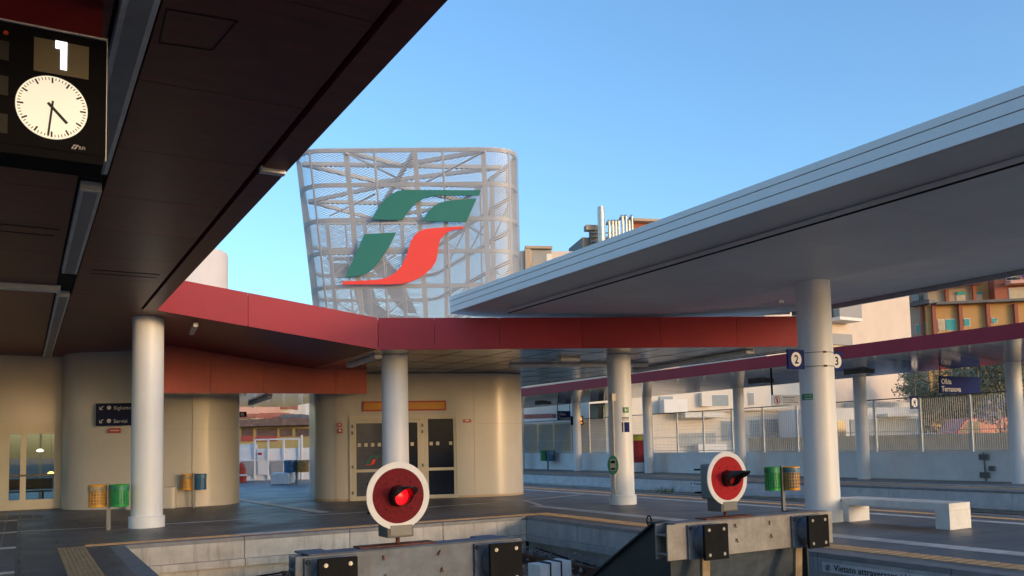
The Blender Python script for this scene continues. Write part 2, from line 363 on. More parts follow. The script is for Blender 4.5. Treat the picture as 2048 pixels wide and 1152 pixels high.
def strip_wall(mb, path, z0, z1, closed=False):
    """vertical sheet along a plan path; z0/z1 numbers or lists"""
    n = len(path); g = lambda z, i: z[i] if isinstance(z, (list, tuple)) else z
    vs = [(p[0], p[1], g(z0, i)) for i, p in enumerate(path)] + [(p[0], p[1], g(z1, i)) for i, p in enumerate(path)]
    mb.add(vs, [(i, (i + 1) % n, n + (i + 1) % n, n + i) for i in range(n if closed else n - 1)], True)
    return mb
X3, Z3 = Vector((1, 0, 0)), Vector((0, 0, 1))
# the emblem: outlines in photo pixels of the tower front
EMB = {'green_swoosh': ('logo_green', [(597, 470), (606, 450), (622, 424), (642, 396), (666, 366), (692, 343), (724, 326), (757, 318), (1157, 320), (1148, 345), (940, 346), (898, 350), (860, 362), (826, 382), (796, 412), (770, 446), (752, 472)]),
       'green_leaf': ('logo_green', [(857, 478), (866, 460), (884, 434), (908, 407), (940, 386), (985, 374), (1040, 369), (1135, 362), (1082, 483)]),
       'green_stem': ('logo_green', [(558, 546), (720, 537), (706, 566), (686, 604), (660, 645), (630, 686), (596, 726), (566, 748), (530, 761), (496, 764), (460, 766)]),
       'red_swoosh': ('logo_red', [(443, 805), (447, 788), (560, 784), (630, 780), (676, 768), (716, 744), (746, 712), (768, 670), (782, 630), (794, 588), (812, 555), (836, 533), (872, 518), (960, 511), (1066, 505), (1064, 518), (1012, 525), (975, 541), (950, 568), (938, 604), (935, 640), (926, 684), (906, 716), (876, 745), (836, 772), (790, 793), (750, 801), (690, 804)])}
EMBPX = {k: (m, [(512 + x / 2.572, 256 + y / 2.572) for x, y in p]) for k, (m, p) in EMB.items()}
def emblem(parent, org, xd, up, w, thick=.002, mono=None):
    """small emblem on a surface; w = width in metres, org = lower-left"""
    xd = Vector(xd).normalized(); up = Vector(up).normalized(); nz = xd.cross(up)
    for k, (m, p) in EMB.items():
        mb = MB(); mb.ext([Vector(org) + xd * ((x - 443) / 714 * w) + up * ((805 - y) / 714 * w) for x, y in p], nz * thick); mb.build('emblem', mono or m, parent)

# ================================================================== SETTING
g = MB(); g.box(-400, 500, -200, 700, -1.3, -1.0); struct(g.build('ground', 'earth'))
g = MB(); g.box(2.0, 9.6, -30, 16.5, -.99, -.74); struct(g.build('track_bed', 'ballast'))
g = MB(); g.box(17.6, 24.2, -30, 140, -.99, -.74); struct(g.build('track_bed', mat('pale_ballast', (.26, .245, .23), .95, var=.45, scale=14, bump=1, bscale=18)))
# platforms: one paved slab around the dead-end tracks
PE1, PE2, PHEAD, PE3, PE4, WALLX = 1.62, 9.95, 16.72, 17.35, 24.4, 29.0
pl = MB(); pl.prism([(-14, -30), (PE1 - .12, -30), (PE1 - .12, PHEAD + .12), (PE2 + .12, PHEAD + .12), (PE2 + .12, -30), (PE3 - .12, -30), (PE3 - .12, 46), (-14, 46)], -.95, 0)
struct(pl.build('platform', 'slate'))
pl = MB(); pl.box(PE4 + .12, WALLX, -12, 90, -.95, 0); struct(pl.build('platform', 'slate_pale'))
g = MB(); g.box(-60, PE3 - .3, 46.01, 120, -.95, -.01); struct(g.build('yard', 'asphalt'))
g = MB(); g.box(WALLX + .26, 300, -60, 300, -.95, .3); struct(g.build('street', 'asphalt'))
# copings + concrete faces
def platform_face(a, b, n, m, seg=2.0, label=None):
    """a->b edge line in plan, n = outward normal; overhanging panel, ledge, dark hollow and lower wall"""
    a = Vector((a[0], a[1], 0)); b = Vector((b[0], b[1], 0)); n = Vector((n[0], n[1], 0)); d = (b - a); Ln = d.length; d.normalize()
    c = MB(); k = int(Ln / seg)
    cop = MB()
    for i in range(k):
        s0 = i * Ln / k + .006; s1 = (i + 1) * Ln / k - .006
        mid = a + d * ((s0 + s1) / 2); hl = (s1 - s0) / 2
        cop.obox(mid - n * .13 + Vector((0, 0, -.035)), d, n, Z3, hl, .13, .036)
        c.obox(mid - n * .06 + Vector((0, 0, -.235)), d, n, Z3, hl, .06 + .0, .163)
        c.obox(mid - n * .0 + Vector((0, 0, -.47)), d, n, Z3, hl, .07, .068)
    low = MB(); low.obox(a + d * Ln / 2 - n * .10 + Vector((0, 0, -.77)), d, n, Z3, Ln / 2, .05, .225)
    return c, cop, low
for (a, b, n, m) in (((PE1, PHEAD), (PE1, -20), (1, 0), 'concrete'), ((PE1, PHEAD), (PE2, PHEAD), (0, -1), 'concrete'), ((PE2, -20), (PE2, PHEAD), (-1, 0), 'concrete_grey'),
                     ((PE3, -20), (PE3, 46), (1, 0), 'concrete_grey'), ((PE4, -10), (PE4, 90), (-1, 0), 'concrete_pale')):
    c, cop, low = platform_face(a, b, n, m)
    struct(c.build('platform_wall', m, bevel=.006)); struct(cop.build('platform_coping', 'slate_edge', bevel=.006)); struct(low.build('platform_footing', m))
# painted bands and tactile strips
def band(pts, w, z, m, name):
    mb = MB()
    for a, b in zip(pts[:-1], pts[1:]):
        a = Vector((a[0], a[1], z)); b = Vector((b[0], b[1], z)); d = (b - a).normalized(); nn = Vector((-d.y, d.x, 0)) * (w / 2)
        mb.quad(a - nn, b - nn, b + nn, a + nn)
    return struct(mb.build(name, m))
band([(-.1, 21.35), (2.4, 20.95), (7.7, 20.8), (10.4, 21.2), (12.9, 21.55), (15.4, 22.4)], .17, .004, 'white_tile', 'white_band')
band([pz(1046, 1000), (11.95, 19.3)], .17, .008, 'white_tile', 'white_band')
band([(11.83, 19.4), (11.83, -20)], .40, .004, 'white_tile', 'white_band')
band([(15.75, 46), (15.75, -20)], .28, .004, 'white_tile', 'white_band')
band([pz(478, 1000), pz(650, 1026)], .34, .012, 'white_tile', 'white_band')
band([(26.4, 80), (26.4, -8)], .25, .004, 'white_tile', 'white_band')
def tactile(x0, x1, y0, y1, along, pitch):
    mb = MB(); mb.box(x0, x1, y0, y1, .001, .005)
    if along == 'y':
        n = int((x1 - x0) / pitch)
        for i in range(n):
            x = x0 + (i + .5) * (x1 - x0) / n; mb.box(x - pitch * .27, x + pitch * .27, y0, y1, .005, .011)
    else:
        n = int((y1 - y0) / pitch)
        for i in range(n):
            y = y0 + (i + .5) * (y1 - y0) / n; mb.box(x0, x1, y - pitch * .36, y + pitch * .36, .005, .009)
    return struct(mb.build('tactile_strip', 'tactile'))
tactile(.57, 1.0, -10, 17.05, 'y', .055)
tactile(1.01, 10.45, 17.0, 17.3, 'x', .06)
mb = MB(); mb.box(pz(482, 1073).x, pz(612, 1062).x, 16.99, 17.31, .0112, .0125); struct(mb.build('worn_white_paint', 'white_tile'))
tactile(10.43, 10.84, -12, 17.3, 'x', .16)
tactile(16.35, 16.65, -12, 46, 'x', .12)
tactile(25.35, 25.62, -8, 80, 'x', .12)
mb = MB(); mb.box(-1.1, -.06, 3, 25.3, .001, .006); mb.box(-1.1, .5, 25.3, 26.9, .001, .006); struct(mb.build('tactile_strip', 'tactile_grey'))
mb = MB()
for y in (13.9, 17.6, 21.1, 24.9): mb.box(-1.1, -.06, y, y + .25, .0065, .009)
struct(mb.build('threshold_band', 'white_tile'))
# rails
def track(xc, y0, y1):
    mb = MB()
    for s in (-.7525, .7525):
        x = xc + s; mb.box(x - .07, x + .07, y0, y1, -.72, -.70); mb.box(x - .012, x + .012, y0, y1, -.70, -.585); mb.box(x - .036, x + .036, y0, y1, -.588, -.55)
    r = thing('railway_track', (xc, y0, -.7), None, None)
    mb.build('rails', 'rail', r)
    sl = MB(); y = y0 + .3
    while y < y1: sl.box(xc - 1.25, xc + 1.25, y - .12, y + .12, -.80, -.715); y += .6
    sl.build('sleepers', 'sleeper', r); return r
for xc, y0, y1, lab in ((3.38, -20, 15.6, 'rusty dead-end track running under the buffer stop with the lit red lamp'), (7.97, -20, 15.6, 'rusty dead-end track running under the buffer stop with the unlit lamp'),
                        (19.15, -20, 120, 'through track beside the platform with the stone bench'), (22.6, -20, 120, 'through track below the platform with the mesh fence wall')):
    tag(track(xc, y0, y1), lab, 'railway track', 'railway tracks')
# ballast stones that show in the pit
st = MB()
for i in range(900):
    x = random.uniform(5.2, 9.7); y = random.uniform(9.5, 16.4); h = random.uniform(0, .22) * max(0, (x - 6) / 4); r = random.uniform(.025, .07)
    c = Vector((x, y, -.74 + h)); vs = []
    for k in range(6):
        d = Vector(((1, 0, 0), (-1, 0, 0), (0, 1, 0), (0, -1, 0), (0, 0, 1), (0, 0, -1))[k]); vs.append(c + d * r * random.uniform(.6, 1.2) + Vector((random.uniform(-.3, .3) * r, random.uniform(-.3, .3) * r, 0)))
    st.add(vs, [(0, 2, 4), (2, 1, 4), (1, 3, 4), (3, 0, 4), (2, 0, 5), (1, 2, 5), (3, 1, 5), (0, 3, 5)])
tag(st.build('ballast_stones', 'stone'), 'loose grey ballast stones in the track pit', 'ballast', kind='stuff')
for pts, lab in (([(1.7, 16.58, -.60), (2.6, 16.56, -.72), (3.6, 16.55, -.76), (4.6, 16.56, -.70), (5.6, 16.57, -.62), (6.6, 16.58, -.6)], 'thin black cable sagging along the concrete head wall below the platform'),
                 ([(9.75, 16.0, -.62), (9.7, 14.6, -.72), (9.68, 13.2, -.77), (9.7, 11.8, -.70), (9.72, 10.2, -.64)], 'thin black cable hanging in the hollow under the platform coping beside the ballast')):
    mb = MB(); mb.tube(pts, .016, 6); tag(mb.build('cable', 'black'), lab, 'cable')

# ================================================================== COLUMNS
def column(x, y, z1, r, lab, plinth=True):
    t = thing('column', (x, y, 0), lab, 'column', 'round white columns')
    mb = MB(); mb.lathe((x, y, 0), [(r, .0), (r, z1 - .0)], 40); mb.build('shaft', 'white_col', t)
    if plinth:
        mb = MB(); mb.lathe((x, y, 0), [(0, .0), (r + .045, 0), (r + .045, .235), (r + .03, .25), (r, .25)], 40); mb.build('plinth', 'white_col', t)
    return t
column(2.42, 20.45, 4.66, .33, 'thick white column left, beside the yellow and green bins')
ccx, ccy = pz(791, 1017).x, pz(791, 1017).y
CC = pD(791, 880, 21.6)
column(CC.x, CC.y, 3.96, .335, 'white column directly behind the signal disc with the lit red lamp')
column(13.82, 18.2, 3.96, .315, 'white column carrying the green ticket validator and a green arrow sign')
column(13.75, 11.63, 4.78, .335, 'largest white column, with the platform 2 and 3 plates strapped to it')
far_cols = [(48.05, 'thin white column of the far row next to the round building, farthest off'), (41.5, 'white column of the far row with the amber departure screen'),
            (34.95, 'white column of the far row to the right of the red ticket machine'), (28.4, 'white column of the far row just above the unlit signal disc'),
            (21.9, 'white column of the far row left of the platform 4 plate'), (15.95, 'white column of the far row at the right edge, right of the red car')]
for y, lab in far_cols: column(28.3, y, 4.0, .24, lab, False)

# ================================================================== LEFT CANOPY
t = thing('left_canopy', (-3, 10, 4.65), 'dark brown canopy overhead on the left with grey light channels', 'canopy')
mb = MB(); ys = [-12 + 1.75 * i for i in range(25)]
for a, b in zip(ys[:-1], ys[1:]):
    for x0, x1 in ((-9, -4.2), (-4.19, .49), (.77, 2.12)):
        if x0 > 0 or x1 < 0 or 1: mb.box(x0, x1 - .004, a + .004, min(b, 30) - .004, 4.65, 4.70)
mb.build('soffit', 'soffit_brown', t)
mb = MB(); mb.box(-9, 2.16, -12, 30, 4.705, 4.78); mb.build('backing', 'dark', t)
mb = MB()
for a, b in zip(ys[:-1], ys[1:]): mb.box(2.17, 2.42, a + .003, min(b, 19.2) - .003, 4.655, 5.35) if a < 19 else None
mb.build('fascia', 'red', t)
mb = MB(); mb.box(2.165, 2.43, -12, 19.2, 4.63, 4.652); mb.build('edge_strip', 'soffit_brown', t)
mb = MB(); q = pz(545, 342, 4.62); mb.obox(q, X3, (0, 1, 0), Z3, .13, .05, .03); mb.build('bracket', 'strip', t)
mb = MB(); mb.box(-9, 2.42, -12, 30, 5.36, 5.45); mb.build('roof_sheet', 'white_panel', t)
for (x0, x1, y0, y1) in ((.95, 1.98, 15.30, 15.33), (.95, 1.98, 15.62, 15.63), (-.35, .4, 12.7, 12.72), (-.35, .35, 13.1, 13.11)):
    mb = MB(); mb.box(x0, x1, y0, y1, 4.643, 4.649); mb.build('slot', 'dark', t)
mb = MB(); A = [pz(333, 18, 4.65), pz(474, 42, 4.65), pz(424, 100, 4.65), pz(318, 85, 4.65)]
for a, b in zip(A, A[1:] + A[:1]): mb.beam(a - Z3 * .002, b - Z3 * .002, .012, .003)
mb.build('hatch_joint', 'dark', t)
for i, (y0, y1, lab) in enumerate(((-2, 5.4, 'grey light channel on the dark soffit at the top edge of the photo'), (5.44, 9.75, 'long grey light channel on the dark soffit right beside the clock'), (10.45, 15.5, 'grey light channel on the dark soffit below the clock'), (17.8, 29.4, 'farthest grey light channel leading to the left building wall'))):
    lt = thing('strip_light', (.62, y0, 4.6), lab, 'strip light', 'strip lights under the left canopy')
    mb = MB(); mb.box(.52, .74, y0, y1, 4.585, 4.70); mb.build('housing', 'strip', lt, bevel=.006)
    mb = MB(); mb.box(.56, .70, y0 + .05, y1 - .05, 4.577, 4.586); mb.build('diffuser', mat('grey_diffuser', (.32, .335, .36), .5), lt)
lt = thing('strip_light', (-.5, 17.3, 4.6), 'short crosswise light channel on the dark soffit at the left edge', 'strip light', 'strip lights under the left canopy')
mb = MB(); mb.box(-3, .56, 17.05, 17.3, 4.56, 4.66); mb.build('housing', 'strip', lt, bevel=.006)

# ================================================================== RING CANOPY (red fascia)
t = thing('red_canopy', (10, 20, 3.95), 'low canopy with a crimson fascia in front of the round building', 'canopy')
front = [(7.26, 18.85), (8.5, 18.37), (9.94, 17.76), (11.8, 16.98), (13.6, 16.2), (15.4, 15.42), (17.15, 14.66)]
corner = [(17.45, 14.62), (17.68, 14.85), (17.82, 16.0)]
side = [(17.62, 22.0), (17.34, 29.1), (17.25, 33)]
mb = MB(); poly = [(p[0], p[1] + .03) for p in front] + [(17.4, 14.72), (17.62, 14.9), (17.77, 16.02)] + [(p[0] - .05, p[1]) for p in side] + [(7.3, 33)]
mb.prism(poly, 3.955, 3.99); mb.build('soffit', 'soffit_ring', t)
# panel joints in the soffit
mb = MB()
for i in range(9):
    x = 8.2 + i * 1.15; mb.box(x - .006, x + .006, 19.2 - (x - 8) * .42, 32.5, 3.951, 3.9545)
for y in (17.8, 19.6, 21.4, 23.2, 25, 27, 29): mb.box(max(7.5, 8 + (18.4 - y) * 2.1), 17.2, y - .006, y + .006, 3.9495, 3.953)
mb.build('soffit_joint', 'dark', t)
def fascia(path, zb, zt, name, m, inset=.0):
    mb = MB()
    for i in range(len(path) - 1):
        a = Vector((path[i][0], path[i][1], 0)); b = Vector((path[i + 1][0], path[i + 1][1], 0)); d = (b - a).normalized(); n = Vector((d.y, -d.x, 0))
        a += d * .004; b -= d * .004
        za, zb_, ta, tb = zb[i], zb[i + 1], zt[i], zt[i + 1]
        P = [a + Z3 * za, b + Z3 * zb_, b + Z3 * tb, a + Z3 * ta]
        mb.ext(P, -n * .05)
    return mb.build(name, m, t, bevel=.003)
fascia(front + corner, [3.94] * 10, [4.70] * 10, 'fascia', 'red')
fascia([corner[-1]] + side, [3.94] * 4, [4.70] * 4, 'side_fascia', 'soffit_grey')
mb = MB(); mb.prism([(p[0] + .0, p[1] + .06) for p in front] + [(17.4, 14.75), (17.7, 16)] + side + [(7.3, 33)], 4.60, 4.66); mb.build('roof_sheet', 'white_panel', t)
# the left part slopes up to the left canopy
lp = [(2.46, 19.28), (4.31, 19.11), (7.255, 18.85)]; za = [4.65, 4.38, 3.945]
fascia(lp, za, [z + .755 for z in za], 'sloping_fascia', 'red')
mb = MB(); mb.ext([(2.46, 19.33, 4.66), (7.26, 18.9, 3.96), (7.29, 24.4, 3.96), (2.46, 24.4, 4.66)], (0, 0, .03)); mb.build('sloping_soffit', 'soffit_brown', t)
mb = MB(); mb.ext([(2.46, 19.33, 5.30), (7.26, 18.9, 4.61), (7.29, 24.4, 4.61), (2.46, 24.4, 5.30)], (0, 0, .03)); mb.build('sloping_roof', 'white_panel', t)
mb = MB(); mb.prism([(2.43, 24.42), (7.28, 24.42), (7.28, 31), (2.43, 31)], 4.665, 4.70); mb.box(2.12, 2.47, 19.21, 31, 4.655, 4.70); mb.build('rear_soffit', 'soffit_brown', t)
# lights under it
def light_box(a, b, w, z, lab, h=.09, m='strip'):
    a = Vector((a[0], a[1], z - h / 2)); b = Vector((b[0], b[1], z - h / 2))
    lt = thing('strip_light', (a + b) / 2, lab, 'strip light', 'strip lights under the red canopy')
    mb = MB(); mb.beam(a, b, w, h); mb.build('housing', m, lt, bevel=.006)
    mb = MB(); mb.beam(a - Z3 * (h / 2 + .003), b - Z3 * (h / 2 + .003), w * .6, .006); mb.build('diffuser', 'sign_grey', lt)
light_box(pz(700, 728, 3.95), pz(757, 709, 3.95), .2, 3.948, 'light channel under the red canopy left of the middle column')
light_box(pz(1020, 728, 3.95), pz(1295, 727, 3.95), .18, 3.948, 'long light channel under the red canopy behind the validator column')
light_box(pz(1118, 715, 3.95), pz(1156, 716, 3.95), .25, 3.948, 'small box light under the red canopy left of the validator column')
light_box(pz(1270, 740, 3.95), pz(1500, 700, 3.95), .25, 3.948, 'light channel under the red canopy right of the validator column')
light_box(pz(383, 662, 4.5), pz(392, 645, 4.5), .1, 4.5, 'short light bracket under the sloping red fascia above the left column')
# lower lintel over the passage
t = thing('lintel_canopy', (6, 24.2, 3.25), 'brick-red panelled lintel spanning the passage behind the columns', 'canopy')
LA, LB = Vector((3.1, 24.66, 0)), Vector((8.9, 24.1, 0)); d = (LB - LA).normalized()
mb = MB()
cuts = [-.06, .0, pPl(421, 760, LA, Vector((d.y, -d.x, 0))).x - 3.1, pPl(527, 760, LA, Vector((d.y, -d.x, 0))).x - 3.1, 4.9, 5.83]
for a, b in zip(cuts[:-1], cuts[1:]): mb.obox(LA + d * ((a + b) / 2) + Z3 * 3.92, d, (d.y, -d.x, 0), Z3, (b - a) / 2 - .004, .03, .68)
mb.build('panel', 'red_dull', t, bevel=.003)
mb = MB(); mb.obox(LA + d * 2.9 + Z3 * 3.93 - Vector((d.y, -d.x, 0)) * .06, d, (d.y, -d.x, 0), Z3, 2.9, .02, .64); mb.build('backing', 'dark', t)
mb = MB(); mb.prism([(3.5, 24.66), (8.9, 24.16), (9.0, 33), (3.5, 33)], 3.28, 3.34); mb.build('soffit', 'soffit_grey', t)
light_box(pz(500, 805, 3.28), pz(540, 790, 3.28), .15, 3.276, 'light channel under the passage soffit between the two buildings')

# ================================================================== WHITE CANOPY over platforms 2/3
t = thing('white_canopy', (13.78, 5, 4.8), 'large white-edged canopy with a grey soffit over platforms 2 and 3', 'canopy')
endp = [(8.98, -25), (8.98, 17.6), (9.06, 18.1), (9.3, 18.5), (9.7, 18.7)]
YE = lambda x: 18.6 - (x - 9.7) * .28
sof = [(8.98, 4.87), (9.95, 4.82), (13.78, 4.765), (18.3, 5.1)]
def soffz(x):
    for (a, za_), (b, zb_) in zip(sof[:-1], sof[1:]):
        if a <= x <= b: return za_ + (zb_ - za_) * (x - a) / (b - a)
    return sof[0][1]
mb = MB(); xs = [9.7, 11.0, 12.4, 13.78, 15.3, 16.8, 18.25]
v = [(p[0] + .04, p[1], soffz(p[0])) for p in endp] ; vb = [(p[0] + .04, p[1] - .0, 5.19) for p in endp]
ring = [(9.02, -25), (9.02, 17.6), (9.10, 18.08), (9.33, 18.45), (9.7, 18.7)] + [(x, YE(x)) for x in xs[1:]] + [(x, -25) for x in reversed(xs[1:-0])]
top = [(x, -25) for x in reversed(xs)]
# soffit as strips in X
cols = [9.02, 9.7] + xs[1:]
def yend(x):
    if x <= 9.02: return 17.6
    if x < 9.7: return 18.4
    return YE(x)
edge = [(9.02, 18.3), (9.04, 18.4), (9.1, 18.47), (9.2, 18.52), (9.7, 18.6)] + [(x, YE(x)) for x in xs[1:]]
vs = [(x, -25, soffz(x)) for x, y in edge] + [(x, y, soffz(x)) for x, y in edge]; n = len(edge)
mb.add(vs, [(i, i + 1, n + i + 1, n + i) for i in range(n - 1)]); mb.build('soffit', 'soffit_white', t)
mb = MB(); vs = [(x, -25, 5.235 + (x - 9) * .006) for x, y in edge] + [(x, y, 5.235 + (x - 9) * .006) for x, y in edge]
mb.add(vs, [(i, i + 1, n + i + 1, n + i) for i in range(n - 1)]); mb.build('roof_sheet', 'white_panel', t)
outer = [(8.95, -25), (8.95, 18.35), (8.97, 18.47), (9.04, 18.55), (9.2, 18.6), (9.7, 18.68)] + [(x, YE(x) + .07) for x in xs[1:]]
def board(zlo, zhi, off):
    mb = MB(); n = len(outer); pts = []
    for i, (x, y) in enumerate(outer):
        d = Vector(outer[min(i + 1, n - 1)]) - Vector(outer[max(i - 1, 0)]); d.normalize(); nn = Vector((-d.y, d.x)); pts.append((x + nn.x * off, y + nn.y * off, x + nn.x * (off - .06), y + nn.y * (off - .06), x))
    vs = []
    for q in pts:
        k = 0 if q[4] < 10 else (soffz(min(q[4], 18.25)) - 4.86) * (0 if q[4] < 14 else .8)
        vs += [(q[0], q[1], zlo + k), (q[0], q[1], zhi + k), (q[2], q[3], zhi + k), (q[2], q[3], zlo + k)]
    fs = []
    for i in range(n - 1):
        for a, b in ((0, 1), (1, 2), (2, 3), (3, 0)): fs.append((4 * i + a, 4 * i + b, 4 * i + 4 + b, 4 * i + 4 + a))
    fs += [(0, 1, 2, 3), tuple(4 * (n - 1) + k for k in (3, 2, 1, 0))]
    return mb.add(vs, fs)
for zl, zh, off in ((4.855, 4.996, 0), (5.003, 5.132, .008), (5.139, 5.24, .016)): board(zl, zh, off).build('fascia_board', 'white_panel', t, bevel=.004)
mb = MB(); mb.box(18.26, 18.36, -25, YE(18.3), 4.98, 5.26); mb.build('rear_fascia', 'soffit_grey', t)
mb = MB(); mb.box(9.88, 10.10, -25, 17.2, 4.72, 4.82); mb.build('drip_beam', 'soffit_white', t, bevel=.01)
mb = MB(); mb.box(9.87, 9.885, -25, 17.2, 4.715, 4.74); mb.build('beam_gap', 'dark', t)
mb = MB()
for y in (-2, 2, 6, 10, 14): mb.box(10.15, 18.2, y, y + .008, 4.7, 4.75) if 0 else None
for k in range(12):
    y = -4 + k * 1.9; 
    for (x0, z0_), (x1, z1_) in zip(sof[1:-1], sof[2:]): mb.beam((x0 + .2, y, soffz(x0 + .2) - .0008), (x1 - .05, y, soffz(x1 - .05) - .0008), .008, .002)
mb.build('soffit_joint', 'strip', t)
lt = thing('strip_light', (15, 10, 4.9), 'flush light panel on the grey soffit right of the largest column', 'strip light')
mb = MB(); A = [pz(1880, 490, 4.93), pz(1965, 503, 4.93), pz(1990, 500, 4.93), pz(1900, 486, 4.93)]
mb.ext([Vector(p) for p in A], (0, 0, .03)); mb.build('housing', 'strip', lt)
lt = thing('strip_light', (13, 14, 4.75), 'slim light on the grey soffit left of the largest column', 'strip light')
mb = MB(); mb.beam(pz(1528, 609, 4.74), pz(1563, 603, 4.74), .16, .05); mb.build('housing', 'strip', lt)

# ================================================================== FAR CANOPY over platform 4
t = thing('far_canopy', (28.3, 25, 4), 'far platform canopy with a thin crimson edge over platform 4', 'canopy')
Y0, Y1 = 10.5, 75
mb = MB(); N = 30
for i in range(N):
    a = Y0 + (Y1 - Y0) * i / N; b = Y0 + (Y1 - Y0) * (i + 1) / N - .008
    mb.ext([(24.02, a, 4.27), (28.3, a, 3.955), (28.3, b, 3.955), (24.02, b, 4.27)], (0, 0, .02)); mb.ext([(28.3, a, 3.955), (32, a, 4.3), (32, b, 4.3), (28.3, b, 3.955)], (0, 0, .02))
mb.build('soffit', 'soffit_grey', t)
mb = MB()
for i in range(N):
    a = Y0 + (Y1 - Y0) * i / N; b = Y0 + (Y1 - Y0) * (i + 1) / N - .006; mb.box(23.96, 24.02, a, b, 4.26, 4.70)
mb.build('fascia', 'red', t)
mb = MB(); mb.box(24.02, 32, Y0, Y1, 4.6, 4.66); mb.build('roof_sheet', 'white_panel', t)
mb = MB(); mb.box(32, 32.06, Y0, Y1, 4.29, 4.70); mb.build('rear_fascia', 'red', t)
mb = MB(); mb.ext([(24, Y0 - .01, 4.27), (28.3, Y0 - .01, 3.96), (32, Y0 - .01, 4.3), (32, Y0 - .01, 4.6), (24, Y0 - .01, 4.6)], (0, -.03, 0)); mb.build('end_panel', 'red', t)
for px_, py_, lab in ((1086, 807, 'small box light under the far canopy by the farthest blue station sign'), (1522, 761, 'small box light under the far canopy left of the do-not-cross sign'), (1718, 742, 'small box light under the far canopy next to the column right of plate 3')):
    q = pX(px_, py_, 26.9); lt = thing('box_light', q, lab, 'box light', 'box lights under the far canopy')
    z0 = 4.27 - (26.9 - 24.02) / 4.28 * .315; mb = MB(); mb.box(26.6, 27.2, q.y - .45, q.y + .45, z0 - .1, z0 + .03); mb.build('housing', 'duct_dark', lt, bevel=.01)
    mb = MB(); mb.box(26.7, 27.1, q.y - .38, q.y + .38, z0 - .106, z0 - .1); mb.build('diffuser', 'sign_grey', lt)

# ================================================================== ROTUNDA
fx = Vector((.942, -.336, 0)); fn = Vector((-.336, -.942, 0)); RA = Vector((8.78, 25.41, 0))
FR = lambda s, o=0.0, z=0.0: RA + fx * s + fn * o + Z3 * z                # facade frame: along, outwards, up
def rpath():
    p = []
    c = RA - fn * 1.1; a1 = degrees(atan2(fn.y, fn.x))
    p += arc((c.x, c.y), 1.1, a1 - 100, a1, 14)
    e = FR(4.45); c2 = e - fn * 1.25; p += arc((c2.x, c2.y), 1.25, a1, a1 + 115, 16)
    return p
rp = rpath()
t = thing('round_building', (11, 26, 0), 'cream round-cornered ticket hall with dark glass doors', 'building')
mb = MB(); full = rp + [(15.2, 31), (9.2, 31)]; z_top = 3.94
strip_wall(mb, full, .0, z_top, True); mb.build('wall', 'cream', t, sharp=25)
mb = MB(); base = [(p[0], p[1]) for p in rp]
b0 = MB(); strip_wall(b0, [(p[0] + (p[0] - 11.5) * .002, p[1] - .006) for p in rp], 0, .07); b0.build('skirting', 'b_sand', t)
mb = MB()
for s in (-.35, 3.93): mb.obox(FR(s, .002, 1.95), fx, fn, Z3, .005, .004, 1.95)
mb.obox(FR(4.2, .002, 2.32), fx, fn, Z3, .27, .004, .005); mb.build('panel_joint', 'b_sand', t)
mb = MB(); pth = arc(((FR(4.45) - fn * 1.25).x, (FR(4.45) - fn * 1.25).y), 1.253, degrees(atan2(fn.y, fn.x)), degrees(atan2(fn.y, fn.x)) + 80, 12); strip_wall(mb, pth, 2.315, 2.325); mb.build('curved_joint', 'b_sand', t)
def fr_px(x, y, o=0.0): return pPl(x, y, RA + fn * o, fn)
def along(x, y): return (fr_px(x, y) - RA).dot(fx)
def hz(x, y): return fr_px(x, y).z
# doors: frame opening from px 697..917
s0, s1, zt = along(699, 900), along(915, 900), 2.62
dr = MB()
def frame(mb, a, b, z0, z1, w, o=.05, th=.04):
    mb.obox(FR((a + b) / 2, o, z1 - w / 2), fx, fn, Z3, (b - a) / 2, th, w / 2); mb.obox(FR((a + b) / 2, o, z0 + w / 2), fx, fn, Z3, (b - a) / 2, th, w / 2)
    mb.obox(FR(a + w / 2, o, (z0 + z1) / 2), fx, fn, Z3, w / 2, th, (z1 - z0) / 2 - w); mb.obox(FR(b - w / 2, o, (z0 + z1) / 2), fx, fn, Z3, w / 2, th, (z1 - z0) / 2 - w)
sm = along(848, 900)
frame(dr, s0, sm, 0.01, zt, .13, .03, .035); frame(dr, sm + .004, s1, .01, zt, .055, .03, .035); dr.build('door_frame', 'cream_frame', t, bevel=.004)
def door(a, b, z0, z1, zr, gm, nm='door'):
    mb = MB(); frame(mb, a, b, z0, z1, .07, .045, .025); mb.obox(FR((a + b) / 2, .045, zr), fx, fn, Z3, (b - a) / 2 - .07, .025, .045)
    dd = mb.build(nm, 'cream_frame', t, bevel=.004)
    mb = MB(); mb.obox(FR((a + b) / 2, .035, (z0 + z1) / 2), fx, fn, Z3, (b - a) / 2 - .072, .006, (z1 - z0) / 2 - .072); mb.build('pane', gm, dd)
    zs = hz(730, 890)
    mb = MB(); k = 0; x = a + .12
    while x < b - .12:
        if not (nm == 'side_window' and k == 2): mb.obox(FR(x + .045, .043, zs), fx, fn, Z3, .05, .001, .055)
        x += .205; k += 1
    mb.build('manifestation_square', 'cream_frame', dd)
    return dd
dA = door(s0 + .135, (s0 + sm) / 2 - .002, .05, zt - .16, .92, 'glass_grey'); dB = door((s0 + sm) / 2 + .002, sm - .135, .05, zt - .16, .92, 'glass_dark')
dC = door(sm + .06, s1 - .06, .05, zt - .055, .92, 'glass_dark', 'side_window')
emblem(dA, FR(along(731, 930), .043, hz(731, 930)), fx, Z3, .42)
mb = MB()
for zz in (.25, 1.05, 2.1, 2.3):
    for s in (s0 + .09, sm - .05): mb.obox(FR(s, .075, zz), fx, fn, Z3, .03, .012, .05)
mb.build('door_handle', 'post_grey', t)
sg = thing('sign_panel', FR(2, .1, 2.8), 'long orange-yellow sign panel above the glass doors', 'sign')
a, b = along(725, 815), along(892, 808); zc = hz(810, 812)
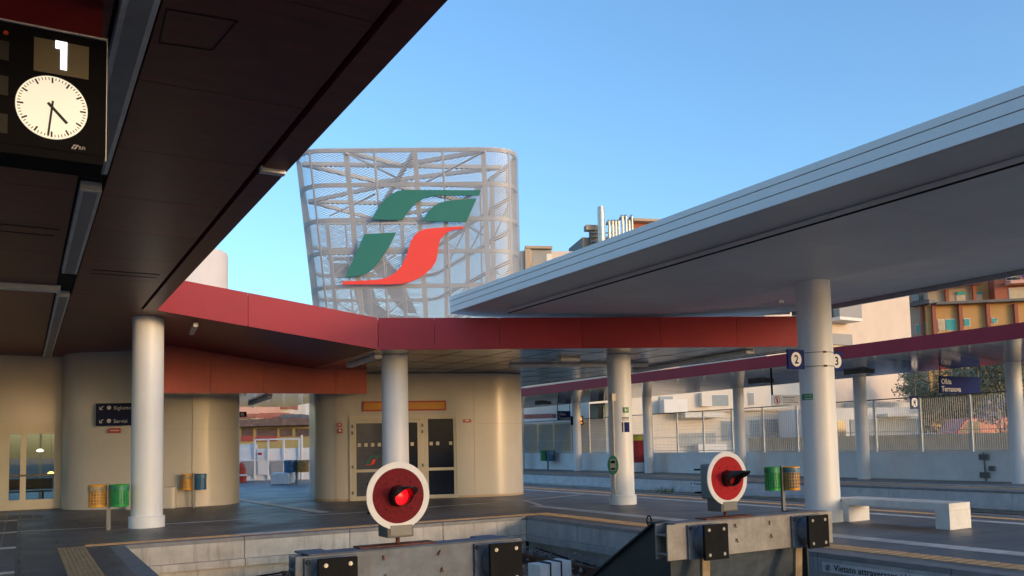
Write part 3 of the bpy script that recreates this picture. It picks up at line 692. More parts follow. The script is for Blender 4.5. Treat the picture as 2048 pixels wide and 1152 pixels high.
mb = MB(); mb.obox(FR((a + b) / 2, .03, zc), fx, fn, Z3, (b - a) / 2, .03, .155); mb.build('frame', 'red_dull', sg)
mb = MB(); mb.obox(FR((a + b) / 2, .062, zc), fx, fn, Z3, (b - a) / 2 - .05, .003, .105); mb.build('face', 'orange_sign', sg)
for (x, y, w, h, m, lab) in ((679, 850, .13, .12, 'red_sign', 'small red wall plate left of the glass doors, upper one'), (680, 862, .13, .14, 'red_sign', 'small red pictogram plate left of the glass doors, lower one'), (934, 842, .26, .1, 'red_dull', 'small red name plate right of the glass doors')):
    p = FR(along(x, y), .012, hz(x, y)); sg = thing('wall_plate', p, lab, 'sign')
    mb = MB(); mb.obox(p, fx, fn, Z3, w / 2, .01, h / 2); mb.build('plate', m, sg)
    mb = MB(); mb.obox(p + fn * .012, fx, fn, Z3, w * .3, .002, h * .08); mb.obox(p + fn * .012 + Z3 * h * .15, fx, fn, Z3, w * .12, .002, h * .2); mb.build('pictogram', 'ring_white', sg)

# ================================================================== LEFT BUILDING
t = thing('left_building', (2, 28, 0), 'cream curved-wall building under the left canopy with a glazed entrance', 'building')
lpath = [(1.06, 29.62), (1.08, 28.95), (1.2, 28.5), (1.45, 28.15), (1.8, 27.88), (2.4, 27.55), (3.1, 27.2), (3.8, 26.92), (4.4, 26.76), (4.95, 26.76), (5.4, 26.92), (5.75, 27.2), (5.97, 27.6), (6.07, 28.2), (6.1, 29), (6.1, 33), (1.06, 33)]
def smooth(p, it=2):
    for _ in range(it):
        q = [p[0]]
        for a, b in zip(p[:-1], p[1:]): q += [(a[0] * .75 + b[0] * .25, a[1] * .75 + b[1] * .25), (a[0] * .25 + b[0] * .75, a[1] * .25 + b[1] * .75)]
        p = q + [p[-1]]
    return p
lp2 = smooth(lpath[:-2]) + lpath[-2:]
mb = MB(); strip_wall(mb, lp2, 0, 4.64, True); mb.build('wall', 'cream', t, sharp=25)
mb = MB(); mb.box(4.40, 4.412, 26.745, 26.77, .0, 4.6); mb.build('panel_joint', 'b_sand', t)
mb = MB(); strip_wall(mb, [(p[0], p[1] - .004) for p in lp2 if p[1] < 27.3 and p[0] > 2.9], 2.3, 2.31); mb.build('ledge_joint', 'b_sand', t)
mb = MB(); mb.prism(fillet([(2.6, 27.55), (2.6, 26.95), (3.95, 26.45), (4.0, 26.95)], .2), 0, .62); mb.build('low_plinth', 'cream', t, bevel=.02)
# entrance wall with glazing at Y=29.6
DY = 29.62
def ex(x, y): return pY(x, y, DY)
x0, x1 = -3.0, 1.06; dz = 2.62
mb = MB(); mb.box(x0, x1, DY, DY + .2, dz, 4.72); mb.build('entrance_wall', 'cream', t)
gl = [(ex(18, 950).x, ex(40, 950).x), (ex(52, 950).x, ex(108, 950).x)]
mb = MB(); mb.box(x0, gl[0][0], DY - .02, DY + .12, 0, dz); mb.box(gl[0][1], gl[1][0], DY - .03, DY + .12, 0, dz); mb.box(gl[1][1], x1, DY - .02, DY + .12, 0, dz)
for a, b in gl: mb.box(a, b, DY - .02, DY + .12, 0, .3); mb.box(a, b, DY - .02, DY + .12, ex(80, 868).z, dz)
mb.build('door_frame', 'cream_frame', t, bevel=.004)
mb = MB(); mb.box(gl[0][0], gl[1][1], DY - .09, DY - .05, ex(80, 950).z - .03, ex(80, 950).z + .03); mb.build('push_bar', 'duct_dark', t)
for a, b in gl:
    mb = MB(); mb.box(a, b, DY + .03, DY + .045, .3, ex(80, 868).z); mb.build('pane', 'glass_clear', t)
mb = MB(); mb.box(-6, 1.04, DY + .2, 35, 3.2, 3.25); mb.build('ceiling', 'b_grey', t)
mb = MB(); mb.box(-6.1, -6, DY, 35, 0, 3.2); mb.build('room_wall', 'b_cream', t)
for x in (-1.2, .55):
    mb = MB(); mb.box(x, x + .08, 34.9, 35, 0, 3.2); mb.build('window_post', 'fence', t)
bn = thing('waiting_bench', (-.2, 32.3, 0), 'dark slatted waiting bench seen through the glazed entrance', 'bench')
mb = MB(); mb.box(-1.6, .9, 32.1, 32.5, .42, .47); mb.build('seat', 'duct_dark', bn)
mb = MB(); mb.box(-1.6, .9, 32.06, 32.1, .52, .86); mb.build('backrest', 'rust', bn)
for x in (-1.3, .6):
    mb = MB(); mb.box(x, x + .06, 32.1, 32.5, 0, .42); mb.build('leg', 'black', bn)
for (px_, py_, lab, c) in ((80, 901, 'pendant lamp glowing behind the entrance glass, upper one', (1, .85, .5)), (102, 946, 'small amber lamp glowing behind the entrance glass, lower one', (1, .55, .15))):
    p = pY(px_, py_, 34.0); lt = thing('pendant_lamp', p, lab, 'lamp')
    mb = MB(); mb.lathe(p, [(0, -.05), (.09, -.04), (.12, 0), (.05, .05), (0, .06)], 14); mb.build('shade', mat('lamp_glow', (.8, .7, .4), .5, emit=c, estr=1.6), lt)
    mb = MB(); mb.cyl(p + Z3 * .05, (p.x, p.y, 3.2), .006, 6); mb.build('cord', 'black', lt)
# wall signs
sn = Vector((-.40, -.92, 0)).normalized(); sx = Vector((.92, -.40, 0)).normalized()
def wsign(x0, y0, x1, y1, off=.06): return pPl(x0, y0, Vector((3.1, 27.2, 0)) + sn * off, sn), pPl(x1, y1, Vector((3.1, 27.2, 0)) + sn * off, sn)
a, b = wsign(192, 852, 327, 815); sg = thing('direction_sign', (a + b) / 2, 'dark navy direction sign with arrows behind the left column', 'sign')
w = (b - a).dot(sx); hh = .66; c0 = Vector((a.x, a.y, a.z)); 
mb = MB(); mb.obox(c0 + sx * w / 2 + Z3 * hh / 2, sx, sn, Z3, w / 2, .03, hh / 2); mb.build('board', 'navy_dark', sg)
for zz, body, xo in ((.47, 'Biglietteria', .5), (.08, 'Servizi', .5)):
    text(body, .15, c0 + sx * xo + Z3 * zz + sn * .034, sx, Z3, 'grey_letter', sg)
    mb = MB(); q = c0 + sx * .16 + Z3 * (zz + .06) + sn * .033; mb.beam(q + sx * .05 + Z3 * .05, q - sx * .05 - Z3 * .05, .02, .003, up=sn); mb.beam(q - sx * .055 - Z3 * .05, q + sx * .03 - Z3 * .05, .02, .003, up=sn); mb.beam(q - sx * .05 - Z3 * .05, q - sx * .05 + Z3 * .03, .02, .003, up=sn); mb.build('arrow', 'grey_letter', sg)
    mb = MB(); q = c0 + sx * .37 + Z3 * (zz + .06) + sn * .03; mb.cyl(q, q + sn * .005, .06, 16); mb.build('pictogram', 'grey_letter', sg)
a, b = wsign(219, 864, 239, 858); sg = thing('wall_plate', a, 'small dark red plate under the navy direction sign', 'sign')
mb = MB(); mb.obox((a + b) / 2, sx, sn, Z3, .17, .01, .07); mb.build('plate', 'red_dull', sg)
mb = MB(); mb.obox((a + b) / 2 + sn * .012, sx, sn, Z3, .12, .002, .012); mb.build('pictogram', 'sign_grey', sg)
sg = thing('hanging_sign', pD(481, 829, 30), 'small black sign sticking out from the left building into the passage', 'sign')
q = pD(480, 829, 29.5); mb = MB(); mb.obox(q, (.87, -.5, 0), (.5, .87, 0), Z3, .22, .03, .09); mb.build('board', 'black', sg)
mb = MB(); mb.obox(q + Vector((.06, -.1, 0)), (.87, -.5, 0), (.5, .87, 0), Z3, .05, .03, .05); mb.build('pictogram', 'sign_grey', sg)

# ================================================================== MESH TOWER
ZT, ZB = 11.4, 4.6
A2, B2, C2, D2 = [pz(*p, ZT) for p in ((588, 297), (1066, 293), (868, 445), (612, 445))]
top0 = [(p.x, p.y) for p in (A2, B2, C2, D2)]
tf = (B2 - A2); tf.z = 0; tf.normalize(); tn = Vector((tf.y, -tf.x, 0)); tn = tn if tn.y < 0 else -tn
shl = Vector((tf.x, tf.y)) * .75
bot0 = [(top0[0][0] + shl.x, top0[0][1] + shl.y), (top0[1][0], top0[1][1]), (top0[2][0], top0[2][1]), (top0[3][0] + shl.x, top0[3][1] + shl.y)]
RAD = [1.1, 1.15, .9, .9]
NF = 8
ptop, pbot = fillet(top0, RAD, NF), fillet(bot0, RAD, NF)
def tplan(z):
    u = (z - ZB) / (ZT - ZB); return [(b[0] + (a[0] - b[0]) * u, b[1] + (a[1] - b[1]) * u) for a, b in zip(ptop, pbot)]
tw = thing('mesh_tower', (11, 30, ZB), 'openwork white mesh tower with trusses rising behind the red canopy', 'tower')
mb = MB(); n = len(ptop); per = [0]
for i in range(n): per.append(per[-1] + (Vector(ptop[(i + 1) % n]) - Vector(ptop[i])).length)
vs = [(p[0], p[1], ZB) for p in pbot + pbot[:1]] + [(p[0], p[1], ZT) for p in ptop + ptop[:1]]
mb.add(vs, [(i, i + 1, n + 2 + i, n + 1 + i) for i in range(n)], True)
for i in range(n + 1): mb.uv[i] = (per[i], 0); mb.uv[n + 1 + i] = (per[i], ZT - ZB)
mb.build('mesh_skin', 'mesh', tw)
zr = [ZT - .05] + [pPl(760, y, A2, tn).z for y in (368, 438, 503, 572)] + [4.95]
for z in zr:
    mb = MB(); pl_ = tplan(z); cx = sum(p[0] for p in pl_) / len(pl_); cy = sum(p[1] for p in pl_) / len(pl_)
    q = [Vector((p[0] + (cx - p[0]) * .02, p[1] + (cy - p[1]) * .02, z)) for p in pl_]
    w = .125
    for a, b in zip(q, q[1:] + q[:1]): mb.beam(a, b, w * .7, w)
    mb.build('ring', 'truss', tw)
def edgept(k, u, z):
    a, b = Vector(tplan_c(z)[k]), Vector(tplan_c(z)[(k + 1) % 4]); p = a + (b - a) * u; return Vector((p.x, p.y, z))
def tplan_c(z):
    u = (z - ZB) / (ZT - ZB); return [(b[0] + (a[0] - b[0]) * u, b[1] + (a[1] - b[1]) * u) for a, b in zip(top0, bot0)]
def inset(p, k=.03):
    pl = tplan(p.z); best = None
    for i in range(len(pl)):
        a, b = Vector(pl[i]), Vector(pl[(i + 1) % len(pl)]); d = b - a; u = max(0, min(1, (Vector((p.x, p.y)) - a).dot(d) / max(1e-9, d.length_squared))); q = a + d * u
        e = (q - Vector((p.x, p.y))).length
        if best is None or e < best[0]: best = (e, q)
    q = Vector((best[1].x, best[1].y, p.z)); c = Vector((sum(q_[0] for q_ in top0) / 4, sum(q_[1] for q_ in top0) / 4, p.z)); return q + (c - q) * k
posts = [(0, (688 - 588) / 478), (0, (830 - 588) / 478), (0, (972 - 588) / 478), (1, .10), (1, .32), (1, .58), (1, .84), (2, .25), (2, .55), (2, .85), (3, .25), (3, .55), (3, .88)]
for k, u in posts:
    mb = MB(); mb.beam(inset(edgept(k, u, ZB)), inset(edgept(k, u, ZT - .05)), .155, .155, up=tn); mb.build('post', 'truss', tw)
for k, u in ((0, .05 + 0), (0, .33), (0, .62), (0, .93), (1, .2), (1, .45), (2, .4), (2, .7), (3, .4), (3, .7)):
    mb = MB(); mb.cyl(inset(edgept(k, u, ZB), .012), inset(edgept(k, u, ZT - .05), .012), .035, 6); mb.build('mesh_rod', 'truss', tw)
# flat roof bracing, all in the top plane
br = [((688, 303), (802, 331)), ((802, 331), (968, 302)), ((607, 328), (1003, 335)), ((607, 329), (757, 364)), ((757, 364), (1003, 335)), ((618, 403), (775, 370)), ((775, 370), (940, 404)), ((618, 403), (932, 410)), ((618, 403), (745, 437)),
      ((829, 303), (745, 442)), ((760, 366), (960, 372)), ((745, 437), (925, 410))]
mb = MB()
for a, b in br: mb.beam(pz(*a, ZT - .06), pz(*b, ZT - .06), .13, .13)
mb.build('roof_brace', 'truss', tw)
mb = MB()
for a, b in (((690, 305), (835, 375)), ((970, 303), (840, 372)), ((660, 432), (750, 388)), ((735, 447), (830, 395))): mb.cyl(pz(*a, ZT - .2), pz(*b, ZT - .2), .035, 6)
for k in (1, 2, 3):
    zz = list(reversed(zr))
    us = [u for kk, u in posts if kk == k]
    for i in range(len(us) - 1):
        for j in (1, 3): mb.cyl(inset(edgept(k, us[i], zz[j])), inset(edgept(k, us[i + 1], zz[j + 1])), .03, 6); mb.cyl(inset(edgept(k, us[i + 1], zz[j])), inset(edgept(k, us[i], zz[j + 1])), .03, 6)
mb.build('tie_rod', 'truss', tw)
tm = Vector((A2.x, A2.y, 0)) + tn * .22
eb = thing('tower_emblem', pPl(820, 475, tm, tn), 'large green and red emblem mounted on the front of the mesh tower', 'emblem')
for k, (m, p) in EMBPX.items():
    mb = MB(); mb.ext([pPl(x, y, tm, tn) for x, y in p], -tn * .06); mb.build(k, m, eb)
mb = MB()
for x, y in ((760, 430), (900, 400), (720, 540), (860, 480), (800, 555)):
    q = pPl(x, y, tm, tn) - tn * .07; mb.cyl(q, q - tn * .2, .03, 6)
mb.build('bracket', 'truss', eb)
# the same emblem seen from behind on the rear face
Cb, Db = Vector((C2.x, C2.y, 0)), Vector((D2.x, D2.y, 0)); bd = (Db - Cb).normalized(); bn_ = Vector((bd.y, -bd.x, 0)); bn_ = bn_ if bn_.y > 0 else -bn_
eb2 = thing('tower_emblem', pPl(740, 570, Cb, bn_), 'back of a grey emblem on the rear of the mesh tower', 'emblem')
cent = pPl(745, 500, Db + bn_ * .25, bn_)
for k, (m, p) in EMB.items():
    mb = MB(); w = 4.0
    mb.ext([cent + bd * ((x - 800) / 714 * w) + Z3 * ((300 - y) / 714 * w - .2) for x, y in p], bn_ * .05); mb.build(k, 'logo_back', eb2)
# pale drum on the left
q = pD(372, 560, 25.5); t = thing('white_drum', (q.x, q.y, 4.6), 'pale cylindrical drum tower behind the red canopy on the left', 'tower')
mb = MB(); mb.lathe((q.x, q.y, 0), [(1.2, 4.7), (1.2, pD(440, 490, 24.6).z - .04), (1.18, pD(440, 490, 24.6).z), (0, pD(440, 490, 24.6).z)], 48); mb.build('shell', 'b_drum', t)

# ================================================================== CLOCK / PLATFORM DISPLAY
CY = 6.0
def ck(x, y, o=0.0): return pY(x, y, CY - o)
t = thing('clock_display', (0, CY, 4.0), 'black hanging display with platform number 1 above a lit clock', 'clock')
xr, zt_, zb_ = ck(212, 200).x, ck(200, 80).z, ck(205, 322).z
mb = MB(); mb.box(-.95, xr, CY, CY + .32, zb_ + .03, zt_); mb.build('cabinet', 'black', t, bevel=.008)
mb = MB(); mb.box(-.95, xr - .01, CY - .006, CY + .3, zb_ - .03, zb_ + .028); mb.build('bottom_rail', 'black', t, bevel=.004)
mb = MB(); mb.box(xr + .001, xr + .006, CY - .004, CY + .02, zb_, zt_ + .02); mb.box(-.95, xr, CY - .008, CY + .02, zt_ + .001, zt_ + .012); mb.build('edge_trim', 'strip', t)
mb = MB(); mb.box(-.95, xr - .02, CY + .06, CY + .28, zt_ + .015, 4.645); mb.build('mounting_box', mat('dark_red_box', (.16, .012, .02), .6, spec=.2), t)
cc = ck(104, 216); RR = (ck(177, 222).x - ck(32, 212).x) / 2
mb = MB(); mb.cyl(cc + Vector((0, .004, 0)), cc - Vector((0, .012, 0)), RR, 48); dial = mb.build('dial', 'clockface', t)
mb = MB()
for i in range(60):
    a = radians(i * 6); big = i % 5 == 0; d = Vector((sin(a), 0, cos(a))); r1 = RR * .95; r0_ = RR * (.78 if big else .87)
    mb.beam(cc + d * r0_ - Vector((0, .0135, 0)), cc + d * r1 - Vector((0, .0135, 0)), RR * (.05 if big else .022), .002, up=(0, 1, 0))
mb.build('minute_mark', 'ink', dial)
for ang, ln, bk, wd, nm, o in ((137, .62, .17, .085, 'hour_hand', .016), (186, .93, .2, .06, 'minute_hand', .019)):
    d = Vector((sin(radians(ang)), 0, cos(radians(ang)))); mb = MB(); mb.beam(cc - d * RR * bk - Vector((0, o, 0)), cc + d * RR * ln - Vector((0, o, 0)), RR * wd, .003, up=(0, 1, 0)); mb.build(nm, 'ink', dial)
mb = MB(); a, b = ck(67, 148), ck(178, 84); mb.box(a.x, b.x, CY - .006, CY, ck(120, 150).z, ck(120, 84).z); npan = mb.build('number_panel', 'panel_dim', t)
dg = MB(); z0, z1 = ck(128, 141).z, ck(128, 85).z; xa = ck(121, 110).x; xb = ck(135, 110).x
wd_ = (xb - xa) / 2; dg.box(xa, xa + wd_ * .86, CY - .01, CY - .007, z0, z1); dg.box(xa + wd_, xa + wd_ * 1.86, CY - .01, CY - .007, z0, z1); dg.box(ck(111, 90).x, xa, CY - .01, CY - .007, ck(115, 98).z, z1); dg.build('digit', 'digit', npan)
mb = MB()
for y0, y1 in ((82, 120), (152, 190), (228, 266)): mb.box(-.95, ck(18, 100).x, CY - .005, CY, ck(8, y1).z, ck(8, y0).z)
mb.build('blank_panel', mat('unlit_display', (.045, .047, .045), .7, spec=.2), t)
p = ck(142, 298); emblem(t, p + Vector((0, -.003, 0)), X3, Z3, .045, mono='grey_letter')
text('RFI', .03, ck(157, 299) + Vector((0, -.003, 0)), X3, Z3, 'grey_letter', t)
q = ck(12, 66); mb = MB(); mb.cyl(q, q - Vector((0, .006, 0)), .014, 10); mb.build('indicator', 'net_red', t)

# ================================================================== BUFFER STOPS + SIGNALS
def buffer_stop(xc, lab, beam_m, pale, hw=1.42):
    t = thing('buffer_stop', (xc, 8, -.55), lab, 'buffer stop', 'steel buffer stops')
    zb, zt = .245, .665; xl, xr = xc - hw, xc + hw
    mb = MB(); mb.box(xl, xr, 7.80, 7.825, zb, zt); mb.box(xl, xr, 8.0, 8.025, zb, zt); mb.box(xl, xr, 7.825, 8.0, zt - .14, zt - .115); mb.box(xl, xr, 7.825, 8.0, zb + .06, zb + .085)
    mb.box(xl + .35, xl + .37, 7.825, 8.0, zb + .085, zt - .14); mb.box(xl + .12, xr - .1, 7.79, 8.04, zt, zt + .012)
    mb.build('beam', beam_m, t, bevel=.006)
    for s in (-.875, .875):
        x = xc + s
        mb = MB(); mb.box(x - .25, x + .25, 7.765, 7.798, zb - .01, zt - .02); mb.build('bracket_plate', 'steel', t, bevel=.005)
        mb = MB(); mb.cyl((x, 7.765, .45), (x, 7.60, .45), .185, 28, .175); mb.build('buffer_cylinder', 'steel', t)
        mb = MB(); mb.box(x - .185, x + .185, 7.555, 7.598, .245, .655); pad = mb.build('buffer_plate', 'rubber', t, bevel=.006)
        mb = MB()
        for bx in (-.115, .115):
            for bz in (-.145, .145): mb.lathe((x + bx, 7.555, .45 + bz), [(0, .012), (.008, .012), (.010, .005), (.019, .005), (.021, 0)], 10, (0, -1, 0))
        mb.build('bolt', 'bolt', pad)
        mb = MB()
        for bz in (.235,): mb.lathe((x - .22, 7.765, .45 + .16), [(0, .02), (.02, .02), (.026, 0)], 8, (0, -1, 0))
        mb.build('bracket_bolt', 'steel_dark', t)
    for s in (-1, 1):
        x = xc + s * (hw - .24)
        mb = MB(); mb.ext([(x - .012, 8.026, .64), (x - .012, 8.30, .64), (x - .012, 10.6, -.74), (x - .012, 8.026, -.74)], (.024, 0, 0)); mb.build('side_plate', 'steel_dark', t)
        mb = MB(); mb.beam((x, 8.28, .645), (x, 10.6, -.735), .14, .02); mb.box(x - .1, x + .16, 8.027, 8.33, .642, .66); mb.build('side_flange', 'steel_dark' if pale else 'steel', t)
        lg = MB(); lx = xc + s * .80; lg.ext([(lx - .06, 7.83, .24), (lx + .06, 7.83, .24), (lx + .13, 7.95, -.74), (lx + .01, 7.95, -.74)], (0, .05, 0)); lg.build('leg', 'tan', t)
    mb = MB(); mb.ext([(xc - hw + .26, 8.06, .24), (xc + hw - .26, 8.06, .24), (xc + hw - .26, 8.5, -.74), (xc - hw + .26, 8.5, -.74)], (0, .02, 0)); mb.build('rear_plate', 'steel_blue', t)
    q = Vector((xc - 1.18, 8.42, .60)); mb = MB()
    if pale: mb.obox(q + Z3 * .0, X3, (0, 1, 0), Z3, .012, .012, .01)
    if pale: mb.tube([q + Vector((0, .045 * cos(a), .06 + .06 * sin(a))) for a in [i * pi / 6 for i in range(13)]], .009, 6)
    if pale: mb.build('lifting_ring', 'black', t)
    mb = MB()
    for dx, dz, rot in ((-.35, .14, 25), (.25, .14, -20), (-.33, -.04, 20), (.27, -.03, 12)):
        x = xc + dx; r_ = radians(rot); mb.beam((x, 7.79, .47 + dz), (x + .04 * sin(r_) - .015, 7.77, .47 + dz - .045), .013, .01)
    mb.build('rusty_stud', 'rust', t)
    return t
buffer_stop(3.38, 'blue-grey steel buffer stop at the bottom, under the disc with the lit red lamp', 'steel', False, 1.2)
buffer_stop(7.97, 'pale galvanised buffer stop on tan legs, under the disc with the unlit lamp', 'steel_pale', True)
def signal(xc, dx, lab, lit):
    x = xc + dx; z = 1.165
    t = thing('stop_signal', (x, 8, .66), lab, 'signal', 'round red stop signals')
    mb = MB(); mb.box(x - .42, x + .38, 7.86, 8.06, .678, .692); mb.build('base_plate', 'rust', t)
    mb = MB(); mb.cyl((x + .02, 7.99, .69), (x + .02, 7.99, .80), .022, 12); mb.build('mast', 'rust', t)
    mb = MB(); mb.box(x - .12, x + .16, 7.91, 8.16, .755, .90); mb.box(x + .16, x + .175, 7.95, 7.99, .84, .87); mb.build('junction_box', 'duct_dark', t, bevel=.008)
    mb = MB(); mb.box(x - .09, x + .14, 7.902, 7.909, .775, .875); mb.build('box_lid', 'post_grey', t)
    mb = MB(); mb.box(x - .13, x + .13, 7.94, 8.26, .90, 1.34); mb.build('housing', 'box_grey', t, bevel=.02)
    mb = MB(); mb.box(x - .17, x - .1, 8.26, 8.33, 1.26, 1.28); mb.box(x - .17, x - .1, 8.26, 8.33, .97, .99); mb.build('latch', 'black', t)
    mb = MB(); mb.lathe((x, 7.92, z), [(0, 0), (.333, 0), (.333, .014), (.272, .014)], 72, (0, -1, 0)); mb.build('rim', 'ring_white', t)
    mb = MB(); mb.lathe((x, 7.92, z), [(.272, .001), (.272, .0135), (0, .0135)], 72, (0, -1, 0)); dc = mb.build('disc', 'disc_red' if lit else 'disc_red2', t)
    mb = MB()
    for a in (45, 90, 135, 225, 315): mb.lathe((x + .185 * cos(radians(a)), 7.9065, z + .185 * sin(radians(a)) * (1 if a != 90 else .75)), [(0, .004), (.007, .004), (.008, 0)], 8, (0, -1, 0))
    mb.build('rivet', 'black', dc)
    # hood: collar plus visor, longest on top
    hb = MB(); N = 40; prof = []
    r = .098; rings = []
    for j, yy in enumerate((0, .035, .07)): rings.append([Vector((x + (r + (.008 if j == 0 else 0)) * cos(2 * pi * i / N), 7.906 - yy, z + (r + (.008 if j == 0 else 0)) * sin(2 * pi * i / N))) for i in range(N)])
    tip = []; 
    for i in range(N):
        a = 2 * pi * i / N; sv = sin(a); L_ = .10 + (.26 * max(0, sv) ** .8 if sv > 0 else 0) + .05 * (1 - abs(sv)); rr = r * (1 + .15 * max(0, sv))
        tip.append(Vector((x + rr * cos(a), 7.906 - L_, z + r * sin(a) * (1.04 if sv > 0 else 1))))
    rings.append(tip)
    vs = [p for rg in rings for p in rg]
    hb.add(vs, [(k * N + i, k * N + (i + 1) % N, (k + 1) * N + (i + 1) % N, (k + 1) * N + i) for k in range(3) for i in range(N)], True)
    hood = hb.build('lamp_hood', 'black_gloss', t, solid=.008)
    mb = MB(); mb.lathe((x, 7.906, z), [(0, .068), (.05, .062), (.085, .045), (.09, .02)], 28, (0, -1, 0)); mb.build('lens', 'lamp_red' if lit else 'lamp_red_glow', t)
signal(3.38, -.14, 'worn dark red signal disc with its red lamp lit', True)
signal(7.97, -.33, 'bright red signal disc with an unlit lamp hood', False)
# white cabinet in the pit
q = pY(1108, 1140, 11.0)
t = thing('pit_cabinet', (q.x, 11, -.74), 'small white strapped cabinet standing between the two buffer stops', 'cabinet')
xa, xb, zt_ = pY(1079, 1140, 11).x, pY(1144, 1140, 11).x, pY(1108, 1128, 11).z
for i in range(3):
    a = xa + (xb - xa) * i / 3; b = xa + (xb - xa) * (i + 1) / 3; mb = MB(); mb.box(a + .008, b - .008, 11.0, 11.35, -.74, zt_ + i * .012); mb.build('module', 'stone_bench', t, bevel=.006)
mb = MB()
for i in (1, 2): a = xa + (xb - xa) * i / 3; mb.box(a - .011, a + .011, 10.99, 11.36, -.74, zt_ + .02 + i * .008)
mb.build('strap', 'steel_dark', t)

# ================================================================== BINS
def basket(parent, x, y, z0, z1, r, m, bagm, nm):
    mb = MB(); mb.lathe((x, y, 0), [(r * .9, z0 - .005), (r * 1.02, z0), (r * 1.03, z0 + .045), (r * .97, z0 + .05)], 24); mb.lathe((x, y, 0), [(r * .98, z1 - .06), (r * 1.05, z1 - .055), (r * 1.06, z1 - .01), (r * .98, z1), (r * .9, z1 - .01)], 24)
    n = 18
    for i in range(n):
        a = 2 * pi * i / n; mb.beam((x + r * cos(a), y + r * sin(a), z0 + .04), (x + r * cos(a), y + r * sin(a), z1 - .05), .014, .008, up=(cos(a), sin(a), 0))
    k = 6
    for j in range(1, k):
        z = z0 + .04 + (z1 - z0 - .1) * j / k; mb.lathe((x, y, z), [(r + .004, -.007), (r + .006, .0), (r + .004, .007), (r - .004, .007), (r - .004, -.007), (r + .004, -.007)], 24)
    bk = mb.build(nm, m, parent)
    mb = MB(); h = z1 - z0; prof = [(0, z0 + .01), (r * .86, z0 + .015), (r * .93, z0 + .3 * h), (r * .88, z0 + .55 * h), (r * .95, z0 + .8 * h), (r * .97, z1 - .02), (r * 1.09, z1 - .035), (r * 1.075, z1 - .13)]
    mb.lathe((x, y, 0), prof, 20); mb.build('bin_bag', bagm, bk)
def bins(x, y, dirx, ms, bags, lab, z0=.52, z1=.98, r=.15):
    t = thing('litter_bins', (x, y, 0), lab, 'litter bin', 'pairs of mesh litter bins'); d = Vector((dirx[0], dirx[1], 0)).normalized(); n_ = Vector((-d.y, d.x, 0))
    mb = MB(); mb.box(x - .04, x + .04, y - .03, y + .03, 0, z1 + .02); mb.beam(Vector((x, y, z1 - .1)) - d * .1, Vector((x, y, z1 - .1)) + d * .1, .03, .04); mb.build('post', 'post_grey', t)
    for s, m, b, nm in ((-1, ms[0], bags[0], 'basket'), (1, ms[1], bags[1], 'basket')): basket(t, x + d.x * s * (r + .06), y + d.y * s * (r + .06), z0, z1, r, m, b, nm)
    return t
vd = (.87, -.5)
bins(1.64, 20.3, vd, ('yellow_bin', 'green_bin'), ('bag_tan', 'bag_green'), 'yellow and green mesh bins on one post beside the thick left column', .50, .97, .18)
bins(4.40, 26.42, vd, ('yellow_bin', 'blue_bin'), ('bag_tan', 'bag_blue'), 'yellow and blue mesh bins on one post before the curved cream wall', .52, .98, .15)
bins(15.0, 13.79, (.87, -.5), ('green_bin', 'yellow_bin'), ('bag_green', 'bag_blue'), 'green and yellow mesh bins on one post behind the unlit signal disc', .47, 1.0, .165)
q = pX(1096, 938, 28.5); bins(q.x, q.y, (.1, -1), ('green_bin', 'blue_bin'), ('bag_green', 'bag_blue'), 'small green and blue bins on the far platform before the white wall', .55, 1.2, .26)
q = pz(593, 968); bins(q.x, q.y, vd, ('blue_bin', 'yellow_bin'), ('bag_blue', 'bag_tan'), 'blue and yellow bins beyond the passage by the white block', .55, 1.12, .26)

# ================================================================== BENCH
t = thing('stone_bench', (14.25, 10.25, 0), 'pale stone bench on two block legs beside the largest column', 'bench')
mb = MB(); mb.box(13.94, 14.55, 9.1, 11.45, .325, .455); mb.build('seat', 'stone_bench', t, bevel=.006)
for y0, y1 in ((9.1, 9.37), (11.18, 11.45)):
    mb = MB(); mb.box(13.9405, 14.5495, y0 + .0005, y1 - .0005, 0, .3248); mb.build('leg', 'stone_bench', t)
mb = MB(); mb.cyl((13.94, 11.35, .40), (13.935, 11.35, .40), .018, 12); mb.build('lifting_hole', 'dark', t)
q = pz(572, 974); t = thing('white_block', q, 'white concrete block seat beyond the passage', 'bench')
a, b = pz(553, 972), pz(579, 974); c = pz(579, 974)
mb = MB(); mb.obox(pz(566, 968) + Z3 * .28, (.9, -.44, 0), (.44, .9, 0), Z3, .42, .75, .26); mb.build('seat', 'stone_bench', t, bevel=.02)
mb = MB(); mb.obox(pz(566, 968) + Z3 * .01, (.9, -.44, 0), (.44, .9, 0), Z3, .38, .7, .01); mb.build('foot', 'b_grey', t)

